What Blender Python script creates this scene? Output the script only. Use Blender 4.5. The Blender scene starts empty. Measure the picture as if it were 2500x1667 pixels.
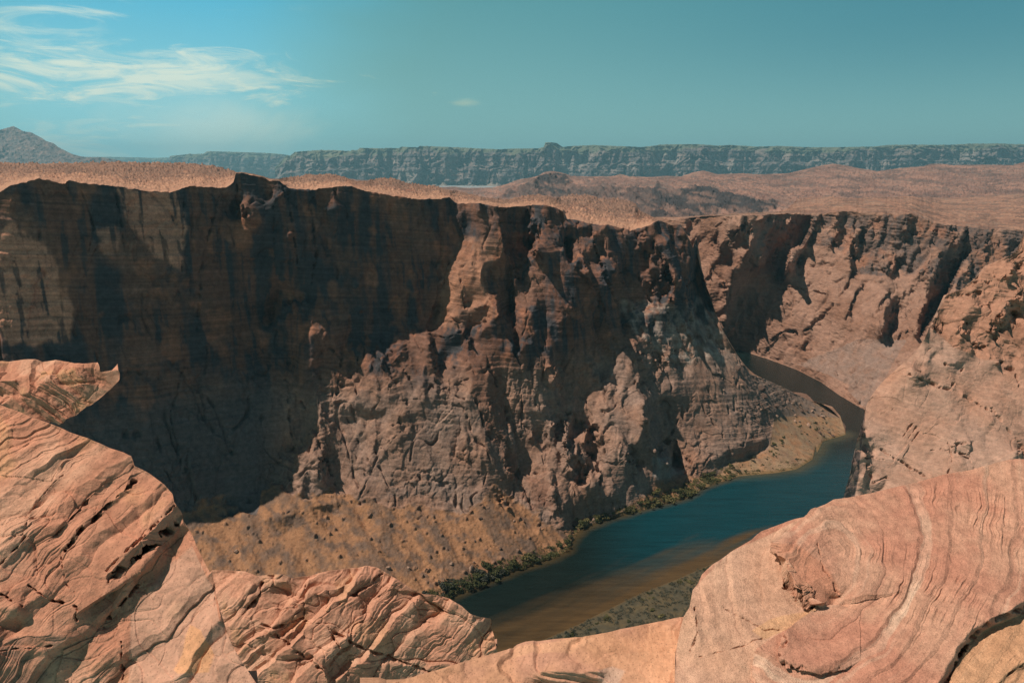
import bpy, math, random, time
import numpy as np
T0 = time.time()
C = bpy.context.scene.collection
R = math.radians
F, CX, CY, PITCH = 700.0, 512.0, 341.0, R(14.1)
cp, sp = math.cos(PITCH), math.sin(PITCH)
WATER = -300.0
# sun: direction towards the sun
SUN_AZ, SUN_EL = 101.0, 59.0                      # degrees left of the view direction, elevation
SUN = np.array([-math.sin(R(SUN_AZ))*math.cos(R(SUN_EL)), math.cos(R(SUN_AZ))*math.cos(R(SUN_EL)), math.sin(R(SUN_EL))])

# ------------------------------------------------------------------ view rays and reading of measured outlines
def rays(px, py):
    px = np.asarray(px, float); py = np.asarray(py, float)
    X = (px-CX)/F; U = (CY-py)/F
    Yc = cp+sp*U; Z = -sp+cp*U
    return X/Yc, Z/Yc
def at(px, py, Y):
    rx, rz = rays(px, py); Y = np.asarray(Y, float)
    return np.stack([rx*Y, Y+0*rx, rz*Y], -1)
def water_Y(px, py):
    rx, rz = rays(px, py)
    return WATER/np.minimum(rz, -0.02)
ZO = {1: (0, 280, 2.6133), 2: (800, 280, 2.6133), 3: (1600, 280, 2.6133), 4: (0, 850, 2.6133), 5: (800, 850, 2.6133),
      6: (1600, 850, 2.6133), 7: (0, 1267, 1.8816), 8: (1250, 1167, 1.8816), 'T': (0, 0, 0.9408)}
def Z(k, *pts):
    ox, oy, s = ZO[k]
    return np.array([((ox+x/s)*0.4096, (oy+y/s)*0.4096) for x, y in pts])
def line(*parts):
    a = np.concatenate(parts); return a[np.argsort(a[:, 0], kind='stable')]
def mask(poly, px, py, blur=4, warp=3., size=12.):
    g = np.stack([px/size, py/size, px*0+7.7], -1)
    m = inpoly(poly, px+warp*2*fbm(g, 4, .6), py+warp*2*fbm(g+19, 4, .6)).astype(float)
    for _ in range(blur): m = box3(m)
    return m
def groove(px, py, items):
    """open joints: (polyline, half width in px, depth)"""
    out = np.zeros(px.shape)
    for pl, wd, dep in items:
        x0, y0 = pl.min(0)-8; x1, y1 = pl.max(0)+8
        sel = (px > x0) & (px < x1) & (py > y0) & (py < y1)
        if not sel.any(): continue
        X = px[sel]; Y = py[sel]; g = np.stack([X/7, Y/7, X*0+wd], -1)
        X = X+1.6*fbm(g, 3); Y = Y+1.6*fbm(g+9, 3); d = np.full(X.shape, 99.)
        for i in range(len(pl)-1):
            p, q = pl[i], pl[i+1]; e = q-p; t = np.clip(((X-p[0])*e[0]+(Y-p[1])*e[1])/(e**2).sum(), 0, 1)
            d = np.minimum(d, np.hypot(X-p[0]-t*e[0], Y-p[1]-t*e[1]))
        k = np.clip(.35+2.2*fbm(g*.8+4, 3), 0, 1); wv = .75*wd*(.35+.9*k); out[sel] = np.maximum(out[sel], .8*dep*k*np.clip(1.3-d/wv, 0, 1))
    return out
def runmean(a, n):
    k = np.ones(2*n+1)/(2*n+1); return np.convolve(np.pad(a, n, mode='edge'), k, mode='valid')
def lf(a):
    return lambda x: np.interp(x, a[:, 0], a[:, 1])
def inpoly(poly, gx, gy):
    r = np.zeros(gx.shape, bool); n = len(poly)
    for i in range(n):
        x1, y1 = poly[i]; x2, y2 = poly[(i+1) % n]
        if y1 == y2: continue
        c = ((y1 > gy) != (y2 > gy)) & (gx < (x2-x1)*(gy-y1)/(y2-y1)+x1)
        r ^= c
    return r

# ------------------------------------------------------------------ noise
rng = np.random.default_rng(7)
PERM = rng.permutation(256); PERM = np.concatenate([PERM, PERM, PERM[:4]])
G3 = rng.normal(size=(256, 3)); G3 /= np.linalg.norm(G3, axis=1)[:, None]; G3 = G3.astype(np.float32)
def perlin(p):
    p = np.asarray(p, np.float32)
    i = np.floor(p); f = p-i; i = i.astype(np.int64) & 255
    u = f*f*f*(f*(f*6-15)+10)
    out = 0
    for dx in (0, 1):
        hx = PERM[(i[..., 0]+dx) & 255]
        wx = u[..., 0] if dx else 1-u[..., 0]
        for dy in (0, 1):
            hy = PERM[hx+((i[..., 1]+dy) & 255)]
            wy = wx*(u[..., 1] if dy else 1-u[..., 1])
            for dz in (0, 1):
                h = PERM[hy+((i[..., 2]+dz) & 255)]
                g = G3[h]
                d = g[..., 0]*(f[..., 0]-dx)+g[..., 1]*(f[..., 1]-dy)+g[..., 2]*(f[..., 2]-dz)
                out = out+wy*(u[..., 2] if dz else 1-u[..., 2])*d
    return out*1.6
def fbm(p, o=4, g=.5):
    p = np.asarray(p, np.float32); a = 1.; s = 0; t = 0
    for k in range(o):
        s = s+a*perlin(p*(2.03**k)+k*17.3); t += a; a *= g
    return s/t
def ridged(p, o=4, g=.5):
    p = np.asarray(p, np.float32); a = 1.; s = 0; t = 0
    for k in range(o):
        s = s+a*(1-2*np.abs(perlin(p*(2.03**k)+k*11.7))); t += a; a *= g
    return s/t
VR = rng.random((256, 4)).astype(np.float32)
def voro(p):
    """cell value, F1, F2 and the offset to the cell's centre"""
    p = np.asarray(p, np.float32); sh = p.shape[:-1]; p = p.reshape(-1, 3)
    i = np.floor(p); f = p-i; i = i.astype(np.int64) & 255
    F1 = np.full(len(p), 9., np.float32); F2 = F1.copy(); cid = np.zeros(len(p), np.int64); off = np.zeros_like(p)
    for dx in (-1, 0, 1):
        for dy in (-1, 0, 1):
            for dz in (-1, 0, 1):
                h = PERM[PERM[PERM[(i[:, 0]+dx) & 255]+((i[:, 1]+dy) & 255)]+((i[:, 2]+dz) & 255)]
                o = np.array([dx, dy, dz], np.float32)+VR[h, :3]-f
                d = np.sqrt((o*o).sum(1))
                c = d < F1
                F2 = np.where(c, F1, np.minimum(F2, d)); F1 = np.where(c, d, F1); cid = np.where(c, h, cid)
                off[c] = o[c]
    return VR[cid, 3].reshape(sh), F1.reshape(sh), F2.reshape(sh), off.reshape(sh+(3,)), cid.reshape(sh)
def sstep(x, a, b):
    t = np.clip((x-a)/(b-a), 0, 1); return t*t*(3-2*t)

# ------------------------------------------------------------------ relief from facet orientations
def nrm(s, a):
    s = np.radians(s); a = np.radians(a)
    return np.stack([np.sin(s)*np.sin(a), -np.sin(s)*np.cos(a), np.cos(s)], -1)
def box3(a):
    p = np.pad(a, ((1, 1), (1, 1))+((0, 0),)*(a.ndim-2), mode='edge')
    return (p[:-2, 1:-1]+p[2:, 1:-1]+p[1:-1, :-2]+p[1:-1, 2:]+2*p[1:-1, 1:-1])/6
class Relief:
    """integrates a field of facet orientations (slope s, facing a) into the distance of the rock surface"""
    def __init__(self, box, h, base, facets, anchors, breaks=(), jit=None, seed=0, top=None, bot=None, soft=1, steep=True, warp=2.2, wsize=14, ribs=()):
        self.x0, self.y0, x1, y1 = box; self.h = h
        rg = np.random.default_rng(int(seed*10))
        W = int((x1-self.x0)/h)+2; H = int((y1-self.y0)/h)+2
        gx = self.x0+h*np.arange(W)[None, :]+np.zeros((H, 1)); gy = self.y0+h*np.arange(H)[:, None]+np.zeros((1, W))
        if callable(base): s, a = base(gx, gy)
        else: s = np.full((H, W), float(base[0])); a = np.full((H, W), float(base[1]))
        js = np.where(s < 40, .45, 1.)
        g3 = np.stack([gx/wsize, gy/wsize, gx*0+seed*1.3], -1)
        hx = gx+warp*2.2*fbm(g3, 4, .6); hy = gy+warp*2.2*fbm(g3+31.7, 4, .6)
        for fc in facets:
            m = inpoly(fc[0], hx, hy); s[m] = fc[1]; a[m] = max(fc[2], 30) if fc[1] > 81 and steep else fc[2]
            js[m] = min(fc[3] if len(fc) > 3 else 1, .4 if fc[1] > 81 else 9)
        if jit:
            for (cw, ch, tilt, ds, da) in jit:
                n = max(4, int((x1-self.x0)*(y1-self.y0)/(cw*ch)))
                sx = self.x0+rg.random(n)*(x1-self.x0); sy = self.y0+rg.random(n)*(y1-self.y0)
                ct, st = math.cos(R(tilt)), math.sin(R(tilt))
                wq = 4*fbm(np.stack([gx/30, gy/30, gx*0+seed], -1), 2)
                ux = (gx*ct+gy*st)/cw+wq*.15; uy = (-gx*st+gy*ct)/ch+wq*.1
                vx = (sx*ct+sy*st)/cw; vy = (-sx*st+sy*ct)/ch
                best = np.full((H, W), 1e9); idx = np.zeros((H, W), int)
                for k in range(n):
                    d = (ux-vx[k])**2+(uy-vy[k])**2
                    c = d < best; best[c] = d[c]; idx[c] = k
                s = s+((rg.random(n)-.5)*2*ds)[idx]*js; a = a+((rg.random(n)-.5)*2*da)[idx]*js
        for ri, (poly, k, per, das, ds) in enumerate(ribs):
            gg = np.stack([gx/38, gy/60, gx*0+ri*5+seed], -1)
            c = (gx-k*gy)/per+1.1*fbm(gg, 3)+.28*fbm(gg*5, 3)
            ci = np.floor(c); f = c-ci; ci = ci.astype(np.int64) & 255; r = VR[ci, 0]; wdt = .14+.30*VR[ci, 1]
            m = inpoly(poly, hx, hy) if not callable(poly) else poly(gx, gy)
            amp = m*js*np.clip(.75+1.6*fbm(gg*1.7+8, 2), .15, 1.5); dk = f > 1-wdt
            a = a+np.where(dk, das*(.35+r), -das*.22)*amp; s = np.minimum(s+np.where(dk, ds*(.4+r), -ds*.15)*amp, 89)
        N = nrm(s, a)
        for _ in range(soft): N = box3(N)
        N /= np.linalg.norm(N, axis=-1)[..., None]
        inside = np.ones((H, W), bool)
        if top is not None: inside &= gy >= top(gx)-1.5*h
        if bot is not None: inside &= gy <= bot(gx)+1.5*h
        w = np.where(inside, 1., .02)
        for pl in breaks:
            for i in range(len(pl)-1):
                p, q = pl[i], pl[i+1]; d = q-p; L = (d**2).sum()
                t = np.clip(((gx-p[0])*d[0]+(gy-p[1])*d[1])/L, 0, 1)
                dist = np.hypot(gx-p[0]-t*d[0], gy-p[1]-t*d[1])
                w = np.where(dist < .8*h, w*.02, w)
        self.gx, self.gy = gx, gy
        wa = np.zeros((H, W)); va = np.zeros((H, W))
        for an in anchors:
            if an[0] == 'line':
                py = an[1](gx); m = np.abs(gy-py) < h*.75
            else: m = inpoly(an[1], gx, gy)
            v = an[2](gx, gy); wa[m] = an[3]; va[m] = np.log(v[m] if hasattr(v, 'shape') and v.shape else v)
        self.u = self.mg(N, w, wa, va, gx, gy)
    def mg(self, N, w, wa, va, gx, gy, lvl=0):
        H, W = gx.shape
        if min(H, W) > 24:
            c = self.mg(N[::2, ::2], w[::2, ::2], self.mx(wa), self.mv(wa, va), gx[::2, ::2], gy[::2, ::2], lvl+1)
            yi = np.arange(H)/2; xi = np.arange(W)/2
            u0 = self.bil(c, np.minimum(xi, c.shape[1]-1.001)[None, :]+0*yi[:, None], np.minimum(yi, c.shape[0]-1.001)[:, None]+0*xi[None, :])
            it = 90 if lvl else 140
        else:
            u0 = np.full((H, W), (wa*va).sum()/max(wa.sum(), 1e-9)); it = 600
        rx, rz = rays(gx, gy)
        r = np.stack([rx, np.ones_like(rx), rz], -1)
        Nx = N[:, 1:]+N[:, :-1]; Ny = N[1:]+N[:-1]
        cl = lambda q: np.minimum(q, -.035)
        gxv = -np.log(cl((Nx*r[:, 1:]).sum(-1))/cl((Nx*r[:, :-1]).sum(-1)))
        gyv = -np.log(cl((Ny*r[1:]).sum(-1))/cl((Ny*r[:-1]).sum(-1)))
        wx = np.minimum(w[:, 1:], w[:, :-1]); wy = np.minimum(w[1:], w[:-1])
        def A(u):
            o = wa*u
            dx = wx*(u[:, 1:]-u[:, :-1]); o[:, 1:] += dx; o[:, :-1] -= dx
            dy = wy*(u[1:]-u[:-1]); o[1:] += dy; o[:-1] -= dy
            return o
        b = wa*va
        t = wx*gxv; b[:, 1:] += t; b[:, :-1] -= t
        t = wy*gyv; b[1:] += t; b[:-1] -= t
        D = wa.copy(); D[:, 1:] += wx; D[:, :-1] += wx; D[1:] += wy; D[:-1] += wy
        u = u0.copy(); res = b-A(u); z = res/D; p = z.copy(); rz_ = (res*z).sum()
        for _ in range(it):
            Ap = A(p); al = rz_/((p*Ap).sum()+1e-30); u += al*p; res -= al*Ap
            z = res/D; rn = (res*z).sum()
            if rn < 1e-12: break
            p = z+(rn/rz_)*p; rz_ = rn
        return u
    @staticmethod
    def mx(wa):
        H, W = wa.shape; p = np.pad(wa, ((0, H % 2), (0, W % 2)))
        return np.maximum.reduce([p[::2, ::2], p[1::2, ::2], p[::2, 1::2], p[1::2, 1::2]])
    @staticmethod
    def mv(wa, va):
        H, W = wa.shape; pw = np.pad(wa, ((0, H % 2), (0, W % 2))); pv = np.pad(va, ((0, H % 2), (0, W % 2)))
        n = sum(pw[i::2, j::2]*pv[i::2, j::2] for i in (0, 1) for j in (0, 1)); d = sum(pw[i::2, j::2] for i in (0, 1) for j in (0, 1))
        return np.where(d > 0, n/np.maximum(d, 1e-12), 0)
    @staticmethod
    def bil(g, x, y):
        x = np.clip(x, 0, g.shape[1]-1.001); y = np.clip(y, 0, g.shape[0]-1.001)
        xi = x.astype(int); yi = y.astype(int); fx = x-xi; fy = y-yi
        return (g[yi, xi]*(1-fx)+g[yi, xi+1]*fx)*(1-fy)+(g[yi+1, xi]*(1-fx)+g[yi+1, xi+1]*fx)*fy
    def Y(self, px, py):
        return np.exp(self.bil(self.u, (np.asarray(px)-self.x0)/self.h, (np.asarray(py)-self.y0)/self.h))

def gnormals(P):
    du = np.gradient(P, axis=1); dv = np.gradient(P, axis=0)
    n = np.cross(dv, du); n /= np.linalg.norm(n, axis=-1)[..., None]+1e-12
    flip = (n*P).sum(-1) > 0
    n[flip] *= -1
    return n
def mesh_grid(name, P, mat, col=None, parent=None, kind=None, closed=False, smooth=False, attrs=None):
    H, W = P.shape[:2]
    me = bpy.data.meshes.new(name)
    me.vertices.add(H*W); me.vertices.foreach_set('co', P.reshape(-1).astype(np.float32))
    i = (np.arange(H-1)[:, None]*W+np.arange(W-1)[None, :]).reshape(-1)
    q = np.stack([i, i+1, i+W+1, i+W], 1)
    me.loops.add(q.size); me.loops.foreach_set('vertex_index', q.reshape(-1).astype(np.int32))
    me.polygons.add(len(q)); me.polygons.foreach_set('loop_start', (np.arange(len(q))*4).astype(np.int32))
    me.update(calc_edges=True)
    if smooth: me.polygons.foreach_set('use_smooth', np.ones(len(q), bool))
    if col is not None:
        a = me.attributes.new('Col', 'FLOAT_COLOR', 'POINT')
        a.data.foreach_set('color', np.concatenate([np.clip(col, 0, 1), np.ones(col.shape[:2]+(1,))], -1).reshape(-1).astype(np.float32))
    me.materials.append(mat)
    o = bpy.data.objects.new(name, me); C.objects.link(o)
    if kind: o['kind'] = kind
    return o

# ------------------------------------------------------------------ materials
def new_mat(name):
    m = bpy.data.materials.new(name); m.use_nodes = True; nt = m.node_tree
    for n in list(nt.nodes): nt.nodes.remove(n)
    out = nt.nodes.new('ShaderNodeOutputMaterial'); b = nt.nodes.new('ShaderNodeBsdfPrincipled')
    nt.links.new(b.outputs[0], out.inputs[0])
    return m, nt, b
def nd(nt, t, **k):
    n = nt.nodes.new(t)
    for a, v in k.items():
        if a == 'inp':
            for kk, vv in v.items():
                if hasattr(vv, 'is_output'): nt.links.new(vv, n.inputs[kk])
                else: n.inputs[kk].default_value = vv
        else: setattr(n, a, v)
    return n
def math_(nt, op, a, b=None, c=None, clamp=False):
    n = nt.nodes.new('ShaderNodeMath'); n.operation = op; n.use_clamp = clamp
    for i, v in enumerate((a, b, c)):
        if v is None: continue
        if hasattr(v, 'is_output'): nt.links.new(v, n.inputs[i])
        else: n.inputs[i].default_value = v
    return n.outputs[0]
def mixc(nt, fac, a, b, mode='MIX'):
    n = nt.nodes.new('ShaderNodeMix'); n.data_type = 'RGBA'; n.blend_type = mode
    for i, v in ((0, fac), (6, a), (7, b)):
        if hasattr(v, 'is_output'): nt.links.new(v, n.inputs[i])
        else: n.inputs[i].default_value = v
    return n.outputs[2]
def rock_mat(name, scale, bump=1., stretch=(1, 1, 1), spots=0., rough=.92, contrast=.45, bdist=.12):
    """vertex colour (strata, varnish, dust) broken up by procedural grain, with bump; scale is in metres"""
    m, nt, b = new_mat(name)
    tc = nd(nt, 'ShaderNodeTexCoord'); mp = nd(nt, 'ShaderNodeMapping'); mp.inputs['Scale'].default_value = stretch
    nt.links.new(tc.outputs['Object'], mp.inputs[0])
    at_ = nd(nt, 'ShaderNodeAttribute', attribute_name='Col')
    n1 = nd(nt, 'ShaderNodeTexNoise', inp={'Vector': mp.outputs[0], 'Scale': 1/scale, 'Detail': 8., 'Roughness': .65})
    n2 = nd(nt, 'ShaderNodeTexNoise', inp={'Vector': mp.outputs[0], 'Scale': 6/scale, 'Detail': 6., 'Roughness': .7})
    v = math_(nt, 'ADD', math_(nt, 'MULTIPLY', math_(nt, 'SUBTRACT', n1.outputs[0], .5), contrast*2.6), math_(nt, 'MULTIPLY', math_(nt, 'SUBTRACT', n2.outputs[0], .5), contrast*2.2))
    v = math_(nt, 'ADD', v, 1.)
    cm = nd(nt, 'ShaderNodeCombineXYZ'); [nt.links.new(v, cm.inputs[i]) for i in range(3)]
    col = mixc(nt, 1., at_.outputs[0], cm.outputs[0], 'MULTIPLY')
    if spots:
        n3 = nd(nt, 'ShaderNodeTexVoronoi', inp={'Vector': mp.outputs[0], 'Scale': 9/scale})
        f = math_(nt, 'LESS_THAN', n3.outputs[0], .22)
        f = math_(nt, 'MULTIPLY', f, spots)
        col = mixc(nt, f, col, (.09, .05, .035, 1))
    nt.links.new(col, b.inputs['Base Color'])
    b.inputs['Roughness'].default_value = rough; b.inputs['Specular IOR Level'].default_value = .15
    hsum = math_(nt, 'ADD', n1.outputs[0], math_(nt, 'MULTIPLY', n2.outputs[0], .45))
    bp = nd(nt, 'ShaderNodeBump', inp={'Height': hsum, 'Strength': min(1., bump), 'Distance': scale*bdist})
    nt.links.new(bp.outputs[0], b.inputs['Normal'])
    return m

def far_noise(P, a, b, sd, o=4):
    lY = np.log(P[..., 1]); return fbm(np.stack([P[..., 0]/P[..., 1]*a, lY*b, lY*0+sd], -1), o)
def cmix(a, b, t):
    t = np.asarray(t)[..., None]; return np.asarray(a)*(1-t)+np.asarray(b)*t

ZO[9] = (550, 400, 3.92); ZO[10] = (1000, 400, 3.136)

def rockdisp(P, cells, seed=0., warp=.35):
    """angular fractured relief: each entry (size_x, size_y, size_z, amplitude, crack depth) in metres"""
    h = np.zeros(P.shape[:2], np.float32)
    for k, (sx, sy, sz, amp, cr) in enumerate(cells):
        q = P/np.array([sx, sy, sz])+seed+k*7.1
        wv = np.stack([perlin(q*1.3+3), perlin(q*1.3+9), perlin(q*1.3+15)], -1)*warp*2
        v, f1, f2, off, cid = voro(q+wv)
        rv = VR[(cid+37) & 255, :3]-.5
        h += amp*((v-.5)*.9+(off*rv).sum(-1)*2.0)
        if cr: h -= cr*(1-sstep(f2-f1, .02, .14))
    return h
def saw(b):
    """ledge profile of weathered beds: gentle rise and a sharp drop"""
    f = b-np.floor(b); k = np.floor(b).astype(np.int64) & 255
    a = VR[k, 0]*.8+.3
    return a*(np.where(f < .82, f/.82, 1-(f-.82)/.18)-.5)
def strata(z, sizes, seed=0):
    h = 0
    for k, (s, amp) in enumerate(sizes): h = h+amp*saw(z/s+seed*3.7+k*5.3)
    return h
def grid_px(top, bot, xa, xb, nx, ny, bias=1.):
    px = np.linspace(xa, xb, nx)[None, :]; v = np.linspace(0, 1, ny)[:, None]**bias
    return px+0*v, bot(px)+(top(px)-bot(px))*v            # row 0 = bottom, last row = top
def streaks(P, w, seed, o=3):
    """vertical water stains of desert varnish"""
    return fbm(np.stack([P[..., 0]/w, P[..., 1]/w, P[..., 2]/(w*14)], -1)+seed, o)

# ================================================================== MAIN CANYON WALL (the promontory across the river)
rim = line(Z(1, (-40, 495), (0, 490), (60, 455), (250, 405), (290, 410), (400, 440), (440, 420), (520, 435), (600, 440), (740, 455), (900, 480), (1080, 495),
                (1210, 455), (1330, 460), (1440, 465), (1490, 425), (1505, 372), (1560, 370), (1680, 400), (1720, 420), (1780, 420), (1840, 465), (2000, 480)),
           Z(2, (0, 460), (150, 450), (210, 480), (300, 495), (440, 520), (600, 540), (780, 530), (830, 570), (900, 560), (1000, 565), (1100, 590), (1240, 580),
                (1340, 570), (1420, 580), (1500, 610), (1512, 660), (1620, 680), (1700, 700), (1800, 705), (1880, 720), (1930, 740), (2000, 720), (2060, 700), (2110, 672), (2160, 690), (2250, 700), (2352, 780)),
           Z(3, (100, 700), (200, 770), (240, 850), (290, 950), (320, 1130), (350, 1180), (440, 1400), (530, 1540)),
           Z(6, (600, 160), (700, 195), (800, 240), (900, 290), (1000, 335), (1130, 370), (1180, 430), (1215, 540)))
bank = line(Z('T', (-20, 1570), (0, 1560), (430, 1540), (700, 1480), (950, 1400), (1050, 1365), (1110, 1335), (1180, 1310), (1240, 1290), (1300, 1265), (1335, 1212), (1400, 1190), (1450, 1178), (1500, 1163),
                 (1570, 1143), (1640, 1110), (1700, 1092), (1780, 1085), (1830, 1076), (1866, 1054), (1876, 1040), (1874, 1022), (1890, 1012), (1940, 998), (1944, 995)))
rag = lambda x: 1.5*fbm(np.stack([np.asarray(x)/9., np.asarray(x)*0, np.asarray(x)*0+3.3], -1), 4, .6)+.9*(VR[(np.floor(np.asarray(x)/3.1+.8*np.sin(np.asarray(x)/5)).astype(int)) & 255, 0]-.5)
rim0f, bankf = lf(rim), lf(bank)
rimf = lambda x: rim0f(x)+rag(x)*np.clip((700-x)/40, 0, 1)
XA, XB = -6., float(rim[-1, 0])-.3

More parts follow.
